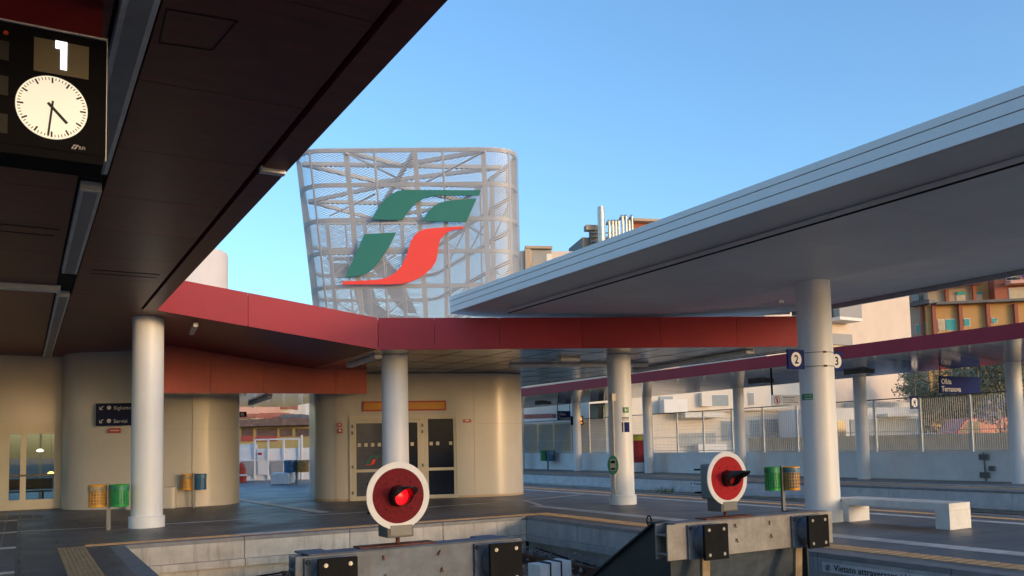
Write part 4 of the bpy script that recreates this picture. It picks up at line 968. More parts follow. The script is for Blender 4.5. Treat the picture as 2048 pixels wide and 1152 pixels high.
# ================================================================== THINGS ON THE COLUMNS
cv = Vector((-.605, -.796, 0)); cvx = Vector((.796, -.605, 0))            # facing the camera at the validator column
C4 = Vector((13.82, 18.2, 0))
def on_col(c, r, px_, y): # point on cylinder surface under a pixel
    d = ray(px_, y); o = O - c; a = d.x ** 2 + d.y ** 2; b = 2 * (o.x * d.x + o.y * d.y); cc_ = o.x ** 2 + o.y ** 2 - r * r
    s = (-b - sqrt(max(0, b * b - 4 * a * cc_))) / (2 * a); p = O + d * s; n = Vector((p.x - c.x, p.y - c.y, 0)).normalized(); return p, n, Vector((-n.y, n.x, 0))
def curved_plate(c, r, a_c, half, z0, z1, o=.006):
    mb = MB(); n = 8; vs = []
    for rr in (r + .001, r + o):
        for i in range(n + 1):
            a = a_c - half + 2 * half * i / n
            for z in (z0, z1): vs.append((c.x + rr * cos(a), c.y + rr * sin(a), z))
    k = 2 * (n + 1); fs = []
    for i in range(n): fs += [(2 * i, 2 * i + 2, 2 * i + 3, 2 * i + 1), (k + 2 * i, k + 2 * i + 2, k + 2 * i + 3, k + 2 * i + 1), (2 * i, 2 * i + 2, k + 2 * i + 2, k + 2 * i), (2 * i + 1, 2 * i + 3, k + 2 * i + 3, k + 2 * i + 1)]
    fs += [(0, 1, k + 1, k), (2 * n, 2 * n + 1, k + 2 * n + 1, k + 2 * n)]
    return mb.add(vs, fs, True)
p, n, tx = on_col(C4, .32, 1252, 820); sg = thing('exit_sign', p, 'small green square arrow sign on the validator column', 'sign')
mb = MB(); mb.obox(p + n * .012, tx, n, Z3, .072, .008, .072); mb.build('board', 'green_sign', sg)
mb = MB(); q = p + n * .022; mb.beam(q - tx * .045, q + tx * .045, .014, .003, up=n); mb.beam(q - tx * .045, q + Z3 * .035 - tx * .01, .014, .003, up=n); mb.beam(q - tx * .045, q - Z3 * .035 - tx * .01, .014, .003, up=n); mb.build('arrow', 'white', sg)
p, n, tx = on_col(C4, .32, 1252, 852); ang = atan2(n.y, n.x); sg = thing('timetable_poster', p, 'blue and white curved poster on the validator column', 'poster')
curved_plate(C4, .317, ang, .34, p.z - .16, p.z + .10).build('sheet', 'navy', sg)
curved_plate(C4, .3235, ang - .2, .035, p.z - .16, p.z + .10).build('stripe', 'ring_white', sg)
curved_plate(C4, .317, ang, .32, p.z + .13, p.z + .24, .003).build('heading', mat('pale_heading', (.60, .60, .62), .5), sg)
curved_plate(C4, .3205, ang, .30, p.z + .20, p.z + .225, .003).build('lettering', 'ink', sg)
p, n, tx = on_col(C4, .32, 1222, 930); vx = (n * .85 - tx * .5).normalized(); vp = C4 + Vector((-.76, -.5, 0)).normalized() * .42
t = thing('ticket_validator', p, 'green and white oval ticket validator on the side of a white column', 'ticket validator')
vn = Vector((-.62, -.78, 0)).normalized(); vt = Vector((-vn.y, vn.x, 0)); base = C4 + Vector((-.93, -.2, 0)) * .36; base.z = pD(1218, 930, 22.3).z
def oval(mb, c, rx, rz, th, o=0): mb.ext([c + vt * (rx * cos(a)) + Z3 * (rz * sin(a)) + vn * o for a in [2 * pi * i / 28 for i in range(28)]], vn * th, True); return mb
mb = oval(MB(), base, .14, .245, .16, -.06); mb.build('body', 'valid_white', t, bevel=.02)
mb = oval(MB(), base, .145, .25, .05, .1); mb.build('face', 'valid_green', t, bevel=.012)
mb = MB(); q = base + vn * .153; mb.obox(q, vt, vn, Z3, .075, .004, .15); mb.build('panel', 'box_grey', t)
mb = MB(); mb.obox(q + Z3 * .08 + vn * .006, vt, vn, Z3, .055, .003, .035); mb.obox(q - Z3 * .10 + vn * .006, vt, vn, Z3, .055, .003, .025); mb.build('slot', 'black', t)
mb = MB(); cxp = C4 + Vector((-.94, -.33, 0)) * .34; mb.tube([cxp + Z3 * .02, cxp + Z3 * .35, cxp + Z3 * .5 - Vector((.02, .0, 0)), cxp + Z3 * (base.z - .2)], .02, 8); mb.cyl(cxp + Z3 * (base.z + .2), cxp + Z3 * 2.75, .02, 8); mb.box(cxp.x - .06, cxp.x + .06, cxp.y - .06, cxp.y + .06, 2.72, 2.92); mb.build('conduit', 'cream_frame', t)
# number plates on the big column
CR = Vector((13.75, 11.63, 0))
def number_plate(px0, px1, py0, py1, Y, num, lab, side):
    a, b = pY(px0, (py0 + py1) / 2, Y), pY(px1, (py0 + py1) / 2, Y); zt_, zb_ = pY((px0 + px1) / 2, py0, Y).z, pY((px0 + px1) / 2, py1, Y).z
    w = zt_ - zb_; 
    xa, xb = (a.x, b.x) if side < 0 else (b.x - w, b.x)
    sg = thing('platform_plate', (xa, Y, zb_), lab, 'sign', 'blue platform number plates')
    mb = MB(); mb.box(xa, xb, Y, Y + .04, zb_, zt_); mb.build('board', 'navy', sg, bevel=.004)
    c = Vector(((xa + xb) / 2, Y - .001, (zt_ + zb_) / 2)); mb = MB(); mb.cyl(c, c - Vector((0, .002, 0)), w * .37, 28); mb.build('disc', 'white', sg)
    text(num, w * .62, c + Vector((0, -.004, -w * .215)), X3, Z3, 'navy', sg, 'numeral', bold=.02, align='CENTER')
    return sg
sg2 = number_plate(1576, 1609, 699, 738, 11.42, '2', 'blue platform plate numbered 2 on the largest column', -1)
mb = MB()
for z in (pY(1640, 703, 11.3).z, pY(1640, 731, 11.3).z):
    mb.lathe((CR.x, CR.y, z), [(.337, -.006), (.344, -.006), (.344, .006), (.337, .006)], 36)
    q, n, tx = on_col(CR, .345, 1650, 705); mb.obox(Vector((q.x, q.y, z)), tx, n, Z3, .03, .012, .02)
mb.build('strap', 'steel_dark', sg2)
number_plate(1660, 1686, 703, 741, 11.80, '3', 'blue platform plate numbered 3 half hidden by the largest column', 1)
p, n, tx = on_col(CR, .34, 1613, 794); ang = atan2(n.y, n.x); sg = thing('emergency_sign', p, 'small green strip sign on the largest column', 'sign')
curved_plate(CR, .336, ang, .40, p.z - .06, p.z + .06).build('strip', 'green_sign', sg)
for zz, b_ in ((.008, 'USCITA DI'), (-.048, 'EMERGENZA')): text(b_, .045, p - tx * .04 + n * .014 + Z3 * zz, tx, Z3, 'white', sg, sx=.8)

# ================================================================== FAR PLATFORM: wall, fence, signs
t = thing('boundary_wall', (WALLX, 30, 0), 'long pale white wall along the far platform below the fence', 'wall')
mb = MB(); mb.box(WALLX, WALLX + .25, -8, 80, -.2, 1.0); mb.build('wall', 'wall_white', t)
mb = MB(); mb.box(WALLX - .03, WALLX + .28, -8, 80, 1.001, 1.04); mb.build('coping', 'wall_white', t)
t = thing('mesh_fence', (WALLX + .12, 30, 1), 'white steel bar fence on top of the far platform wall', 'fence')
fy = -8 + .0; ys_ = [-8 + 1.95 * i for i in range(45)]; FX = WALLX + .12
ph = [pX(1943, 860, FX).y % 1.95]
ys_ = [ph[0] - 9.75 + 1.95 * i for i in range(46)]
for i, y in enumerate(ys_):
    mb = MB(); mb.box(FX - .03, FX + .03, y - .035, y + .035, 1.04, 3.05); mb.build('post', 'fence', t)
for a, b in zip(ys_[:-1], ys_[1:]):
    mb = MB(); k = 24 if a < 22 else 18
    for i in range(1, k): y = a + (b - a) * i / k; r_ = .008 if a < 22 else .004; mb.box(FX - .006, FX + .006, y - r_, y + r_, 1.08, 3.0)
    if a > 24:
        for z in [1.15 + .15 * j for j in range(13)]: mb.box(FX + .007, FX + .012, a, b, z - .004, z + .004)
    mb.box(FX - .012, FX + .012, a, b, 1.10, 1.13); mb.box(FX - .012, FX + .012, a, b, 1.80, 1.82)
    mb.build('bar_panel', 'fence', t)
mb = MB(); mb.box(FX - .04, FX + .04, ys_[0], ys_[-1], 3.05, 3.09); mb.build('top_rail', 'post_grey', t)
for px_, py_, w, h, lab in ((1968, 914, .34, .2, 'small grey junction box high on the white wall at the end of the conduit'), (1984, 937, .2, .17, 'small square grey box on the white wall beside the conduit'), (1970, 950, .34, .2, 'lower grey junction box on the conduit near the far platform floor')):
    q = pX(px_, py_, WALLX - .05); o = thing('junction_box', q, lab, 'junction box')
    mb = MB(); mb.box(WALLX - .1, WALLX - .002, q.y - w / 2, q.y + w / 2, q.z - h / 2, q.z + h / 2); mb.build('box', 'box_grey', o, bevel=.008)
    mb = MB(); mb.box(WALLX - .108, WALLX - .101, q.y - w * .42, q.y + w * .42, q.z - h * .4, q.z + h * .4); mb.build('lid', 'post_grey', o)
q0, q1 = pX(1968, 918, WALLX - .03), pX(1972, 963, WALLX - .03); mb = MB(); mb.cyl((WALLX - .03, q0.y, 1.0), (WALLX - .03, q0.y - .02, .0), .025, 8); tag(mb.build('conduit', 'box_grey'), 'thin grey conduit running down the white wall on the right', 'conduit')
# hanging signs
def name_sign(px0, px1, py0, py1, X, lab, toprow, size, full=True):
    a, b = pX(px0, py1, X), pX(px1, py1, X)
    zt_, zb_ = pX(px0, py0, X).z, pX(px0, py1, X).z
    xa = X; ya, yb = a.y, b.y
    return a, b, zt_, zb_
def hang_sign(pxl, pxr, ytop, ybot, ytopr, D, facing, lab, lines, m, tm, group=None, rods=True):
    """board whose width vector is `facing`"""
    fx_ = Vector(facing).normalized(); nn = Vector((fx_.y, -fx_.x, 0)); p0 = pD(pxl, ybot, D); pl0 = p0
    b = pPl(pxr, ybot, p0, nn); w = (b - p0).dot(fx_); h = pPl(pxl, ytop, p0, nn).z - p0.z
    sg = thing('hanging_sign', p0, lab, 'sign', group); c = p0 + fx_ * w / 2 + Z3 * h / 2
    mb = MB(); mb.obox(c, fx_, nn, Z3, w / 2, .025, h / 2); mb.build('board', m, sg, bevel=.004)
    for (xo, zo, body, sz, bold) in lines: text(body, sz * h, p0 + fx_ * (xo * w) + Z3 * (zo * h) + nn * .028, fx_, Z3, tm, sg, bold=bold)
    if rods:
        mb = MB()
        for s in (.02, .97): mb.cyl(p0 + fx_ * w * s + Z3 * h, p0 + fx_ * w * s + Z3 * (h + .75), .025, 8)
        mb.build('hanger', 'post_grey', sg)
    return sg, p0, fx_, nn, w, h
hang_sign(1880, 1960, 752, 786, 745, 30.5, (1, 0, 0), 'navy station name sign reading Olbia Terranova, large one on the right', [(.03, .54, 'Olbia', .44, .02), (.03, .10, 'Terranova', .44, .02)], 'navy', 'grey_letter', 'station name signs')
hang_sign(1115, 1141, 822, 841, 820, 53, (1, 0, 0), 'navy station name sign reading Olbia Terranova, small distant one', [(.05, .54, 'Olbia', .42, .02), (.05, .1, 'Terranova', .42, .02)], 'navy', 'grey_letter', 'station name signs')
sg, p0, fx_, nn, w, h = hang_sign(1544, 1625, 790, 811, 786, 31.5, (1, 0, 0), 'pale grey do-not-cross sign with a red ring hanging left of the largest column', [(.26, .72, 'Vietato attraversare', .20, .012), (.26, .50, 'Servirsi del sottopassaggio', .14, 0), (.26, .26, 'Do not cross the rail lines', .19, .012), (.26, .07, 'Use the subway', .13, 0)], 'sign_grey', 'ink', rods=False)
mb = MB(); mb.cyl(p0 + Z3 * h + fx_ * .03, p0 + Z3 * (h + 1.0) + fx_ * .03, .035, 8); mb.build('hanger', 'black', sg)
q = p0 + fx_ * .19 * w * .6 + Z3 * h * .5 + nn * .03; mb = MB(); mb.lathe(q, [(h * .33, 0), (h * .40, 0), (h * .40, .004), (h * .33, .004)], 28, nn); mb.beam(q + fx_ * h * .24 + Z3 * -h * .24 + nn * .006, q - fx_ * h * .24 + Z3 * h * .24 + nn * .006, h * .06, .003, up=nn); mb.build('ban_ring', 'red_sign', sg)
mb = MB(); mb.obox(q - Z3 * h * .05, fx_, nn, Z3, h * .08, .003, h * .18); mb.cyl(q + Z3 * h * .2, q + Z3 * h * .2 + nn * .003, h * .07, 12); mb.build('walking_figure', 'ink', sg)
# plate 4
q0 = pX(1822, 819, WALLX - .02); fxs = Vector((1, 0, 0))
a = pD(1822, 818, 34); b = pPl(1838, 818, a, Vector((0, -1, 0))); w = b.x - a.x; h = w * 1.05
sg = thing('platform_plate', a, 'small blue platform plate numbered 4 in front of the far fence', 'sign', 'blue platform number plates')
mb = MB(); mb.box(a.x, a.x + w, a.y, a.y + .04, a.z, a.z + h); mb.build('board', 'navy', sg)
c = Vector((a.x + w / 2, a.y - .001, a.z + h / 2)); mb = MB(); mb.lathe(c, [(0, .001), (w * .38, .001)], 24, (0, -1, 0)); mb.build('disc', 'white', sg); text('4', w * .6, c + Vector((0, -.004, -w * .2)), X3, Z3, 'navy', sg, 'numeral', bold=.02, align='CENTER')
mb = MB(); mb.cyl((a.x + w * .8, a.y + .06, a.z), (a.x + w * .8, a.y + .06, a.z + 1.6), .02, 8); mb.build('hanger', 'post_grey', sg)
# red ticket machine on the far platform
q = pX(1277, 943, 27.9); q = pz(1276, 945); t = thing('ticket_machine', q, 'red and grey ticket machine on the far platform', 'ticket machine')
w = .55; mb = MB(); fxm = Vector((.866, -.5, 0)); fnm = Vector((-.5, -.866, 0))
p0 = pD(1266, 930, 45); sc_ = 45 / 1700; W_, H0, H1 = 26 * sc_, 0, (944 - 868) * sc_
c = Vector((p0.x, p0.y, 0)) + fxm * W_ * .5
mb.obox(c + Z3 * H1 / 2 - fnm * .2, fxm, fnm, Z3, W_ / 2, .25, H1 / 2); mb.build('body', 'post_grey', t, bevel=.02)
mb = MB(); mb.obox(c + Z3 * (H1 * .55) + fnm * .06 - fxm * .05, fxm, fnm, Z3, W_ * .40, .01, H1 * .28); mb.build('front', 'red_sign', t)
mb = MB(); mb.obox(c + Z3 * (H1 * .91) + fnm * .06 - fxm * .05, fxm, fnm, Z3, W_ * .40, .01, H1 * .07); mb.build('header', mat('yellow_header', (.55, .5, .05), .5), t)
mb = MB(); mb.obox(c + Z3 * (H1 * .14) + fnm * .06 - fxm * .05, fxm, fnm, Z3, W_ * .40, .01, H1 * .12); mb.build('base_panel', 'wall_white', t)
# amber departure screen on the far column
q = pD(1154, 841, 50.2); t = thing('departure_screen', q, 'amber lit departure screen bracketed to a far column', 'screen'); fxm = Vector((1, -.1, 0)).normalized(); fnm = Vector((-.1, -1, 0)).normalized()
mb = MB(); mb.obox(q, fxm, fnm, Z3, .36, .12, .26); mb.build('case', 'black', t)
mb = MB(); mb.obox(q + fnm * .125 + Z3 * .08, fxm, fnm, Z3, .26, .004, .09); mb.obox(q + fnm * .125 - Z3 * .14, fxm, fnm, Z3, .28, .004, .035); mb.build('display', 'screen', t)
mb = MB(); mb.beam(q + fxm * .3, q + fxm * .75, .08, .08); mb.build('bracket', 'post_grey', t)
t = thing('steel_post', pz(1162, 938), 'thin grey steel post standing beside a far column', 'post'); mb = MB(); p_ = pz(1162, 938); h_ = (938 - 902) / 1700 * 48; mb.box(p_.x - .06, p_.x + .06, p_.y - .06, p_.y + .06, 0, h_); mb.build('shaft', 'post_grey', t); mb = MB(); mb.box(p_.x - .09, p_.x + .09, p_.y - .09, p_.y + .09, 0, .03); mb.build('foot', 'post_grey', t)
# track-side warning signs
def edge_sign(X, n, y0, y1, z0, z1, body, size, lab, flip):
    d = Vector((0, -1, 0)); nn = Vector((n, 0, 0)); o = Vector((X + n * .012, y0, z0))
    sg = thing('warning_sign', o, lab, 'sign', 'track edge warning signs')
    mb = MB(); mb.box(min(X + n * .002, X + n * .012), max(X + n * .002, X + n * .012), y1, y0, z0, z1); mb.build('board', 'sign_grey', sg)
    h = z1 - z0; text(body, size, o + d * h * 1.5 + Z3 * h * .28 + nn * .002, d, Z3, 'ink', sg, bold=.012)
    q = o + d * h * .75 + Z3 * h * .5; mb = MB(); mb.lathe(q, [(h * .28, .001), (h * .33, .001), (h * .33, .003), (h * .28, .003)], 24, nn); mb.beam(q + d * h * .2 + Z3 * h * .2 + nn * .003, q - d * h * .2 - Z3 * h * .2 + nn * .003, h * .05, .002, up=nn); mb.obox(q, d, nn, Z3, h * .06, .003, h * .2); mb.build('pictogram', 'ink', sg)
a = pX(1645, 1124, PE2); edge_sign(PE2, -1, a.y, a.y - 2.25, a.z - .135, a.z + .0, 'Vietato attraversare i binari', .125, 'pale warning sign reading Vietato attraversare on the near platform edge', 0)
a, b = pX(1378, 962, PE4), pX(1516, 980, PE4); edge_sign(PE4, -1, a.y, b.y, -.27, -.08, 'Vietato attraversare la linea', .16, 'small pale warning sign on the far platform edge behind the unlit disc', 0)
# weeds by the far tracks
mb = MB()
for i in range(160):
    c = pz(random.choice((1330, 1135, 1420, 1520)) + random.uniform(-18, 18), 985 + random.uniform(-4, 3), -.5); 
    for k in range(5):
        d = Vector((random.uniform(-.2, .2), random.uniform(-.2, .2), random.uniform(.08, .26))); mb.add([c, c + Vector((.015, 0, 0)), c + d], [(0, 1, 2)])
tag(mb.build('weeds', 'grass'), 'thin green weeds growing along the far track', 'weeds', kind='stuff')

# ================================================================== TOWN
CF = Vector((.866, -.5, 0)); CB = Vector((.5, .866, 0))
def gp(x, D, z=0.0):
    p = pD(x, 880, D); return Vector((p.x, p.y, z))
def zat(x, y, D): return pD(x, y, D).z
class Fac:
    """a facade seen in the photo from px xl (depth Dl) to px xr (depth Dr)"""
    def __init__(s, root, xl, Dl, xr, Dr, z0, z1, depth, m):
        s.r = root; s.a = gp(xl, Dl); s.b = gp(xr, Dr); s.d = (s.b - s.a).normalized(); s.n = Vector((s.d.y, -s.d.x, 0)); s.m = m
        mb = MB(); back = -s.n * depth; mb.ext([s.a + Z3 * z0, s.b + Z3 * z0, s.b + Z3 * z1, s.a + Z3 * z1], back); s.o = mb.build('wall', m, root)
    def at(s, x, y, o=0.0): return pPl(x, y, s.a + s.n * o, s.n)
    def box(s, x0, y0, x1, y1, o0, o1, name, m, parent=None, bevel=0):
        ym, xm = (y0 + y1) / 2, (x0 + x1) / 2; p, q = s.at(x0, ym), s.at(x1, ym); w = (q - p).dot(s.d); za_, zb_ = s.at(xm, y1).z, s.at(xm, y0).z; h = zb_ - za_
        c = Vector((p.x, p.y, za_)) + s.d * w / 2 + Z3 * h / 2 + s.n * ((o0 + o1) / 2)
        mb = MB(); mb.obox(c, s.d, s.n, Z3, abs(w) / 2, abs(o1 - o0) / 2, abs(h) / 2); return mb.build(name, m, parent or s.r, bevel=bevel)
    def win(s, x0, y0, x1, y1, pm='pane', fm='b_white'):
        f = s.box(x0 - 1, y0 - 1, x1 + 1, y1 + 1, .0, .06, 'window', fm); return s.box(x0, y0, x1, y1, .055, .09, 'pane', pm, f)
SZ = .3
# 1 blank beige block
t = thing('apartment_building', gp(1700, 72), 'beige apartment block with a big blank wall and a small balcony', 'building')
f = Fac(t, 1540, 67, 1834, 77, SZ, 18, 10, 'b_pink')
for y0, y1 in ((640, 663),): f.box(1648, y0, 1692, y0 + 6, 0, 1.6, 'balcony_slab', 'b_white'); f.box(1648, 610, 1692, 641, 1.45, 1.55, 'balcony_front', 'b_grey'); f.box(1648, 668, 1700, 690, 0, .25, 'bracket', 'b_grey')
f.win(1655, 612, 1680, 640)
f.box(1690, 806, 1800, 818, .0, 1.3, 'ledge', 'b_white')
# low wing with awning
t = thing('low_annex', gp(1760, 60), 'low white annex with a dark shop front and an awning', 'building')
f = Fac(t, 1640, 58, 1845, 60, SZ, zat(1745, 815, 59), 5, 'b_white')
f.box(1700, 838, 1840, 880, .0, .08, 'shop_window', 'shutter'); f.box(1752, 828, 1818, 834, .0, 1.2, 'awning', 'awning'); f.box(1668, 842, 1690, 880, .0, .08, 'door', 'pane')
# 2 ochre apartments
t = thing('apartment_building', gp(1950, 92), 'ochre apartment block with terracotta piers and teal shutters', 'building')
f0 = Fac(t, 1815, 93, 1868, 90.2, SZ, zat(1866, 606, 90), 8, 'b_sand')
f = Fac(t, 1866, 90, 2130, 88, SZ, zat(1950, 606, 90), 12, 'b_ochre')
for x in (1868, 1921, 1976, 2032, 2090): f.box(x - 3.5, 608, x + 3.5, 720, 0, .45, 'pier', 'b_terra')
for x in (1848,): f0.box(x - 2, 612, x + 2, 700, 0, .3, 'pier', 'b_terra')
f.box(1866, 601, 2130, 606, -.2, 1.0, 'parapet_rail', 'duct_dark'); f0.box(1826, 603, 1868, 611, -.2, .8, 'parapet_rail', 'duct_dark')
for (x0, y0, x1, y1, pm) in ((1876, 640, 1888, 660, 'pane_warm'), (1892, 639, 1911, 660, 'teal'), (1929, 638, 1939, 652, 'teal'), (1984, 637, 1993, 646, 'teal')): f.win(x0, y0, x1, y1, pm)
for (x0, y0, x1, y1) in ((1833, 650, 1838, 665), (1846, 645, 1855, 664)): f0.win(x0, y0, x1, y1, 'teal')
for (x0, y0, x1, y1) in ((1828, 760, 1833, 790), (1842, 765, 1852, 792)): f0.win(x0, y0, x1, y1, 'teal')
ux = Fac(t, 1815, 99, 1880, 97, 10, zat(1850, 520, 98), 6, 'b_sand'); ux.win(1842, 592, 1856, 612, 'teal'); ux.box(1826, 560, 1840, 604, 0, 1.0, 'side_balcony', 'b_grey')
up_ = Fac(t, 1872, 95, 1960, 94, 12, zat(1910, 572, 94), 8, 'b_sand')
for x in (1893, 1948): up_.box(x - 3.5, 572, x + 3.5, 616, 0, .4, 'upper_pier', 'b_terra')
up_.win(1913, 588, 1929, 618, 'pane_warm'); up_.box(1913, 584, 1929, 590, .06, .2, 'shutter', 'teal'); 
up_.box(1848, 568, 1962, 573, -.5, 2.2, 'roof_slab', 'b_rose'); up_.box(1885, 556, 1955, 568, 1.5, 1.7, 'planter_rail', 'b_terra')
u2 = Fac(t, 1956, 95, 2012, 94.5, 12, zat(1985, 520, 95), 8, 'b_ochre'); u2.win(1954, 588, 1963, 601, 'pane_warm'); u2.box(1953, 584, 1964, 588, .05, .2, 'shutter', 'teal')
u3 = Fac(t, 2008, 93, 2130, 92, 12, zat(2050, 500, 93), 8, 'b_terra'); u3.win(2018, 575, 2100, 598, 'pane_warm'); u3.box(2010, 563, 2120, 569, 0, 1.5, 'balcony_slab', 'b_rose'); u3.win(2012, 530, 2040, 560, 'pane')
ld = thing('laundry', u3.at(2030, 552, 1.5), 'purple laundry hanging on the ochre block balcony', 'laundry')
u3.box(2011, 546, 2017, 558, 1.35, 1.42, 'cloth', 'purple', ld); u3.box(2034, 547, 2060, 560, 1.35, 1.42, 'cloth', 'purple', ld); u3.box(2020, 549, 2031, 561, 1.35, 1.42, 'cloth', 'duct_dark', ld)
# 3 beige long building behind the fence
t = thing('low_building', gp(1400, 62), 'long beige building with grey-blue shutters behind the fence', 'building')
f = Fac(t, 1180, 61, 1660, 65, SZ, zat(1450, 768, 63), 8, 'b_beige')
for (x0, y0, x1, y1) in ((1443, 842, 1472, 880), (1500, 840, 1518, 874), (1522, 838, 1555, 876), (1560, 838, 1598, 876), (1205, 845, 1240, 880)): f.win(x0, y0, x1, y1, 'shutter')
f.box(1356, 866, 1430, 893, 0, .1, 'garage_door', 'shutter'); f.box(1386, 888, 1442, 910, 0, 1.0, 'white_counter', 'b_white')
f.box(1355, 826, 1432, 836, 0, 1.4, 'awning', 'awning'); f.box(1318, 800, 1364, 826, 0, 1.0, 'bay', 'b_white'); f.box(1318, 793, 1345, 808, .0, .1, 'bay_window', 'shutter')
f.box(1398, 786, 1418, 813, .0, .5, 'chimney_breast', 'b_cream'); f.win(1420, 790, 1456, 812, 'shutter'); f.win(1497, 786, 1507, 810, 'b_grey'); f.box(1358, 820, 1660, 823, 0, .4, 'ledge', 'b_sand')
f.box(1500, 880, 1600, 882, .3, .34, 'railing', 'duct_dark')
t = thing('low_building', gp(1120, 68), 'pale low building with a white balcony seen between far columns', 'building')
f = Fac(t, 1020, 72, 1345, 68, SZ, zat(1200, 790, 70), 8, 'b_cream')
f.box(1040, 838, 1130, 848, 0, 1.5, 'balcony_slab', 'b_white'); f.box(1050, 829, 1112, 838, 0, 1.2, 'roof_edge', 'roof_red'); f.win(1182, 815, 1196, 835, 'pane'); f.win(1262, 800, 1276, 812, 'shutter'); f.box(1262, 812, 1322, 828, 0, 1.2, 'balcony_front', 'b_pink')
t = thing('mural_hoarding', gp(1130, 52), 'hoarding painted with pale yellow and blue waves behind the fence', 'hoarding')
f = Fac(t, 1040, 60, 1222, 52, SZ, zat(1120, 846, 55), .2, 'mural'); f.box(1040, 845, 1222, 848, -.02, .06, 'cap', 'b_white')
t = thing('glass_kiosk', gp(1200, 50), 'pale blue glazed kiosk seen left of the validator column', 'kiosk')
f = Fac(t, 1181, 51, 1212, 50, SZ, zat(1190, 806, 50), 2, 'car_blue'); f.win(1198, 812, 1208, 838, 'pane')
# low ochre wall along the street
t = thing('low_street_wall', gp(1850, 40), 'low ochre wall along the street behind the fence', 'wall')
mb = MB(); mb.box(33.5, 33.75, -5, 33, .3, 1.62); mb.build('wall', 'lowwall', t); mb = MB(); mb.box(33.45, 33.8, -5, 33, 1.621, 1.68); mb.build('coping', 'lowwall', t)
# 4 building with ducts above the white canopy
t = thing('plant_building', gp(1150, 95), 'beige rooftop building with a recessed balcony, above the white canopy', 'building')
f = Fac(t, 1050, 95, 1500, 99, SZ, zat(1150, 497, 96), 12, 'b_pink')
f.box(1064, 500, 1103, 528, -.0, .06, 'balcony_opening', 'b_grey'); f.box(1050, 494, 1103, 499, -.3, .6, 'eave', 'b_sand'); f.box(1050, 499, 1061, 620, 0, .5, 'pier', 'b_sand'); f.box(1093, 508, 1103, 524, .06, .1, 'balcony_window', 'b_white'); f.box(1061, 528, 1103, 550, 0, .5, 'balcony_front', 'b_sand')
Fac(t, 1030, 99, 1052, 99, SZ, zat(1040, 513, 99), 8, 'b_white')
t = thing('roof_plant', gp(1230, 100), 'rooftop plant frame with shiny ducts next to the tall chimney', 'roof plant')
f = Fac(t, 1176, 100, 1480, 104, 20, zat(1240, 470, 101), 6, 'duct_dark')
f.box(1170, 452, 1192, 462, -.5, .6, 'hood', 'b_sand'); f.box(1178, 456, 1200, 500, .0, .3, 'frame', 'duct_dark'); f.box(1262, 443, 1420, 448, -1, 1, 'roof_edge', 'b_sand'); f.box(1266, 448, 1420, 520, -.6, .05, 'roof_house', 'b_terra')
for i, (x, y0) in enumerate(((1220, 443), (1227, 443), (1233, 443), (1239, 443), (1247, 433), (1254, 433), (1260, 442), (1266, 433))):
    p = f.at(x, 500, .8); q = f.at(x, y0, .8); mb = MB(); mb.tube([p, Vector((p.x, p.y, q.z)), Vector((p.x, p.y, q.z + .15)) - f.n * .3, Vector((p.x, p.y, q.z - .1)) - f.n * .9], .17, 10); mb.build('duct', 'duct', t)
for y in (467, 475, 484): f.box(1180, y, 1230, y + 2, .5, .6, 'pipe_rail', 'b_grey')
t = thing('chimney', f.at(1204, 490, 1.6), 'tall shiny metal chimney pipe on the rooftop above the white canopy', 'chimney')
p, q = f.at(1204, 500, 1.6), f.at(1204, 414, 1.6); mb = MB(); mb.lathe((p.x, p.y, 0), [(.44, p.z - 2), (.44, q.z - .6), (.40, q.z - .1), (.40, q.z)], 20); mb.build('pipe', 'duct', t)
mb = MB(); mb.lathe((p.x, p.y, 0), [(.45, p.z + 1.8), (.47, p.z + 1.82), (.47, p.z + 1.9), (.45, p.z + 1.92)], 20); mb.build('collar', 'duct', t)
# 5 seen through the passage
t = thing('yellow_house', gp(545, 62), 'yellow house with a brown tiled roof and dark loggias, seen through the passage', 'building')
f = Fac(t, 380, 62, 660, 60, -.2, zat(540, 853, 61), 8, 'b_yellow')
for x0, x1 in ((484, 507), (514, 555), (561, 585), (592, 620)): f.box(x0, 857, x1, 872, .0, .05, 'loggia', 'roof'); f.box(x0, 872, x1, 882 if x0 < 550 else 872.5, .0, .12, 'loggia_front', 'red_dull')
f.box(470, 838, 640, 852, -4, .9, 'roof', 'roof')
for (x0, x1, D, yt, m, rm, nm, lab, ry) in ((474, 522, 84, 806, 'b_rose', None, 'pink_house', 'tall pink house behind the yellow house roof', 0), (520, 580, 92, 806, 'b_cream', 'roof_red', 'cream_house', 'cream house with a red roof terrace in the passage gap', 818), (522, 570, 78, 838, 'b_rose', 'roof_red', 'red_roof_house', 'low house with a red tiled roof over the yellow house', 826),
                                     (566, 605, 76, 836, 'b_grey', 'roof_slate', 'slate_roof_house', 'grey house with a slate roof over the yellow house', 829), (474, 512, 75, 836, 'b_cream', 'roof_red', 'red_roof_house', 'small house with a red roof at the left of the passage gap', 828), (570, 640, 105, 795, 'b_white', None, 'white_house', 'pale white house farthest back in the passage gap', 0)):
    t = thing(nm, gp((x0 + x1) / 2, D), lab, 'house')
    f = Fac(t, x0, D, x1, D, -.2, zat((x0 + x1) / 2, yt, D), 7, m)
    if rm: f.box(x0 - 2, ry, x1 + 2, yt, -3, .5, 'roof', rm)
    f.win(x0 + (x1 - x0) * .6, yt + 2, x0 + (x1 - x0) * .75, yt + 9)
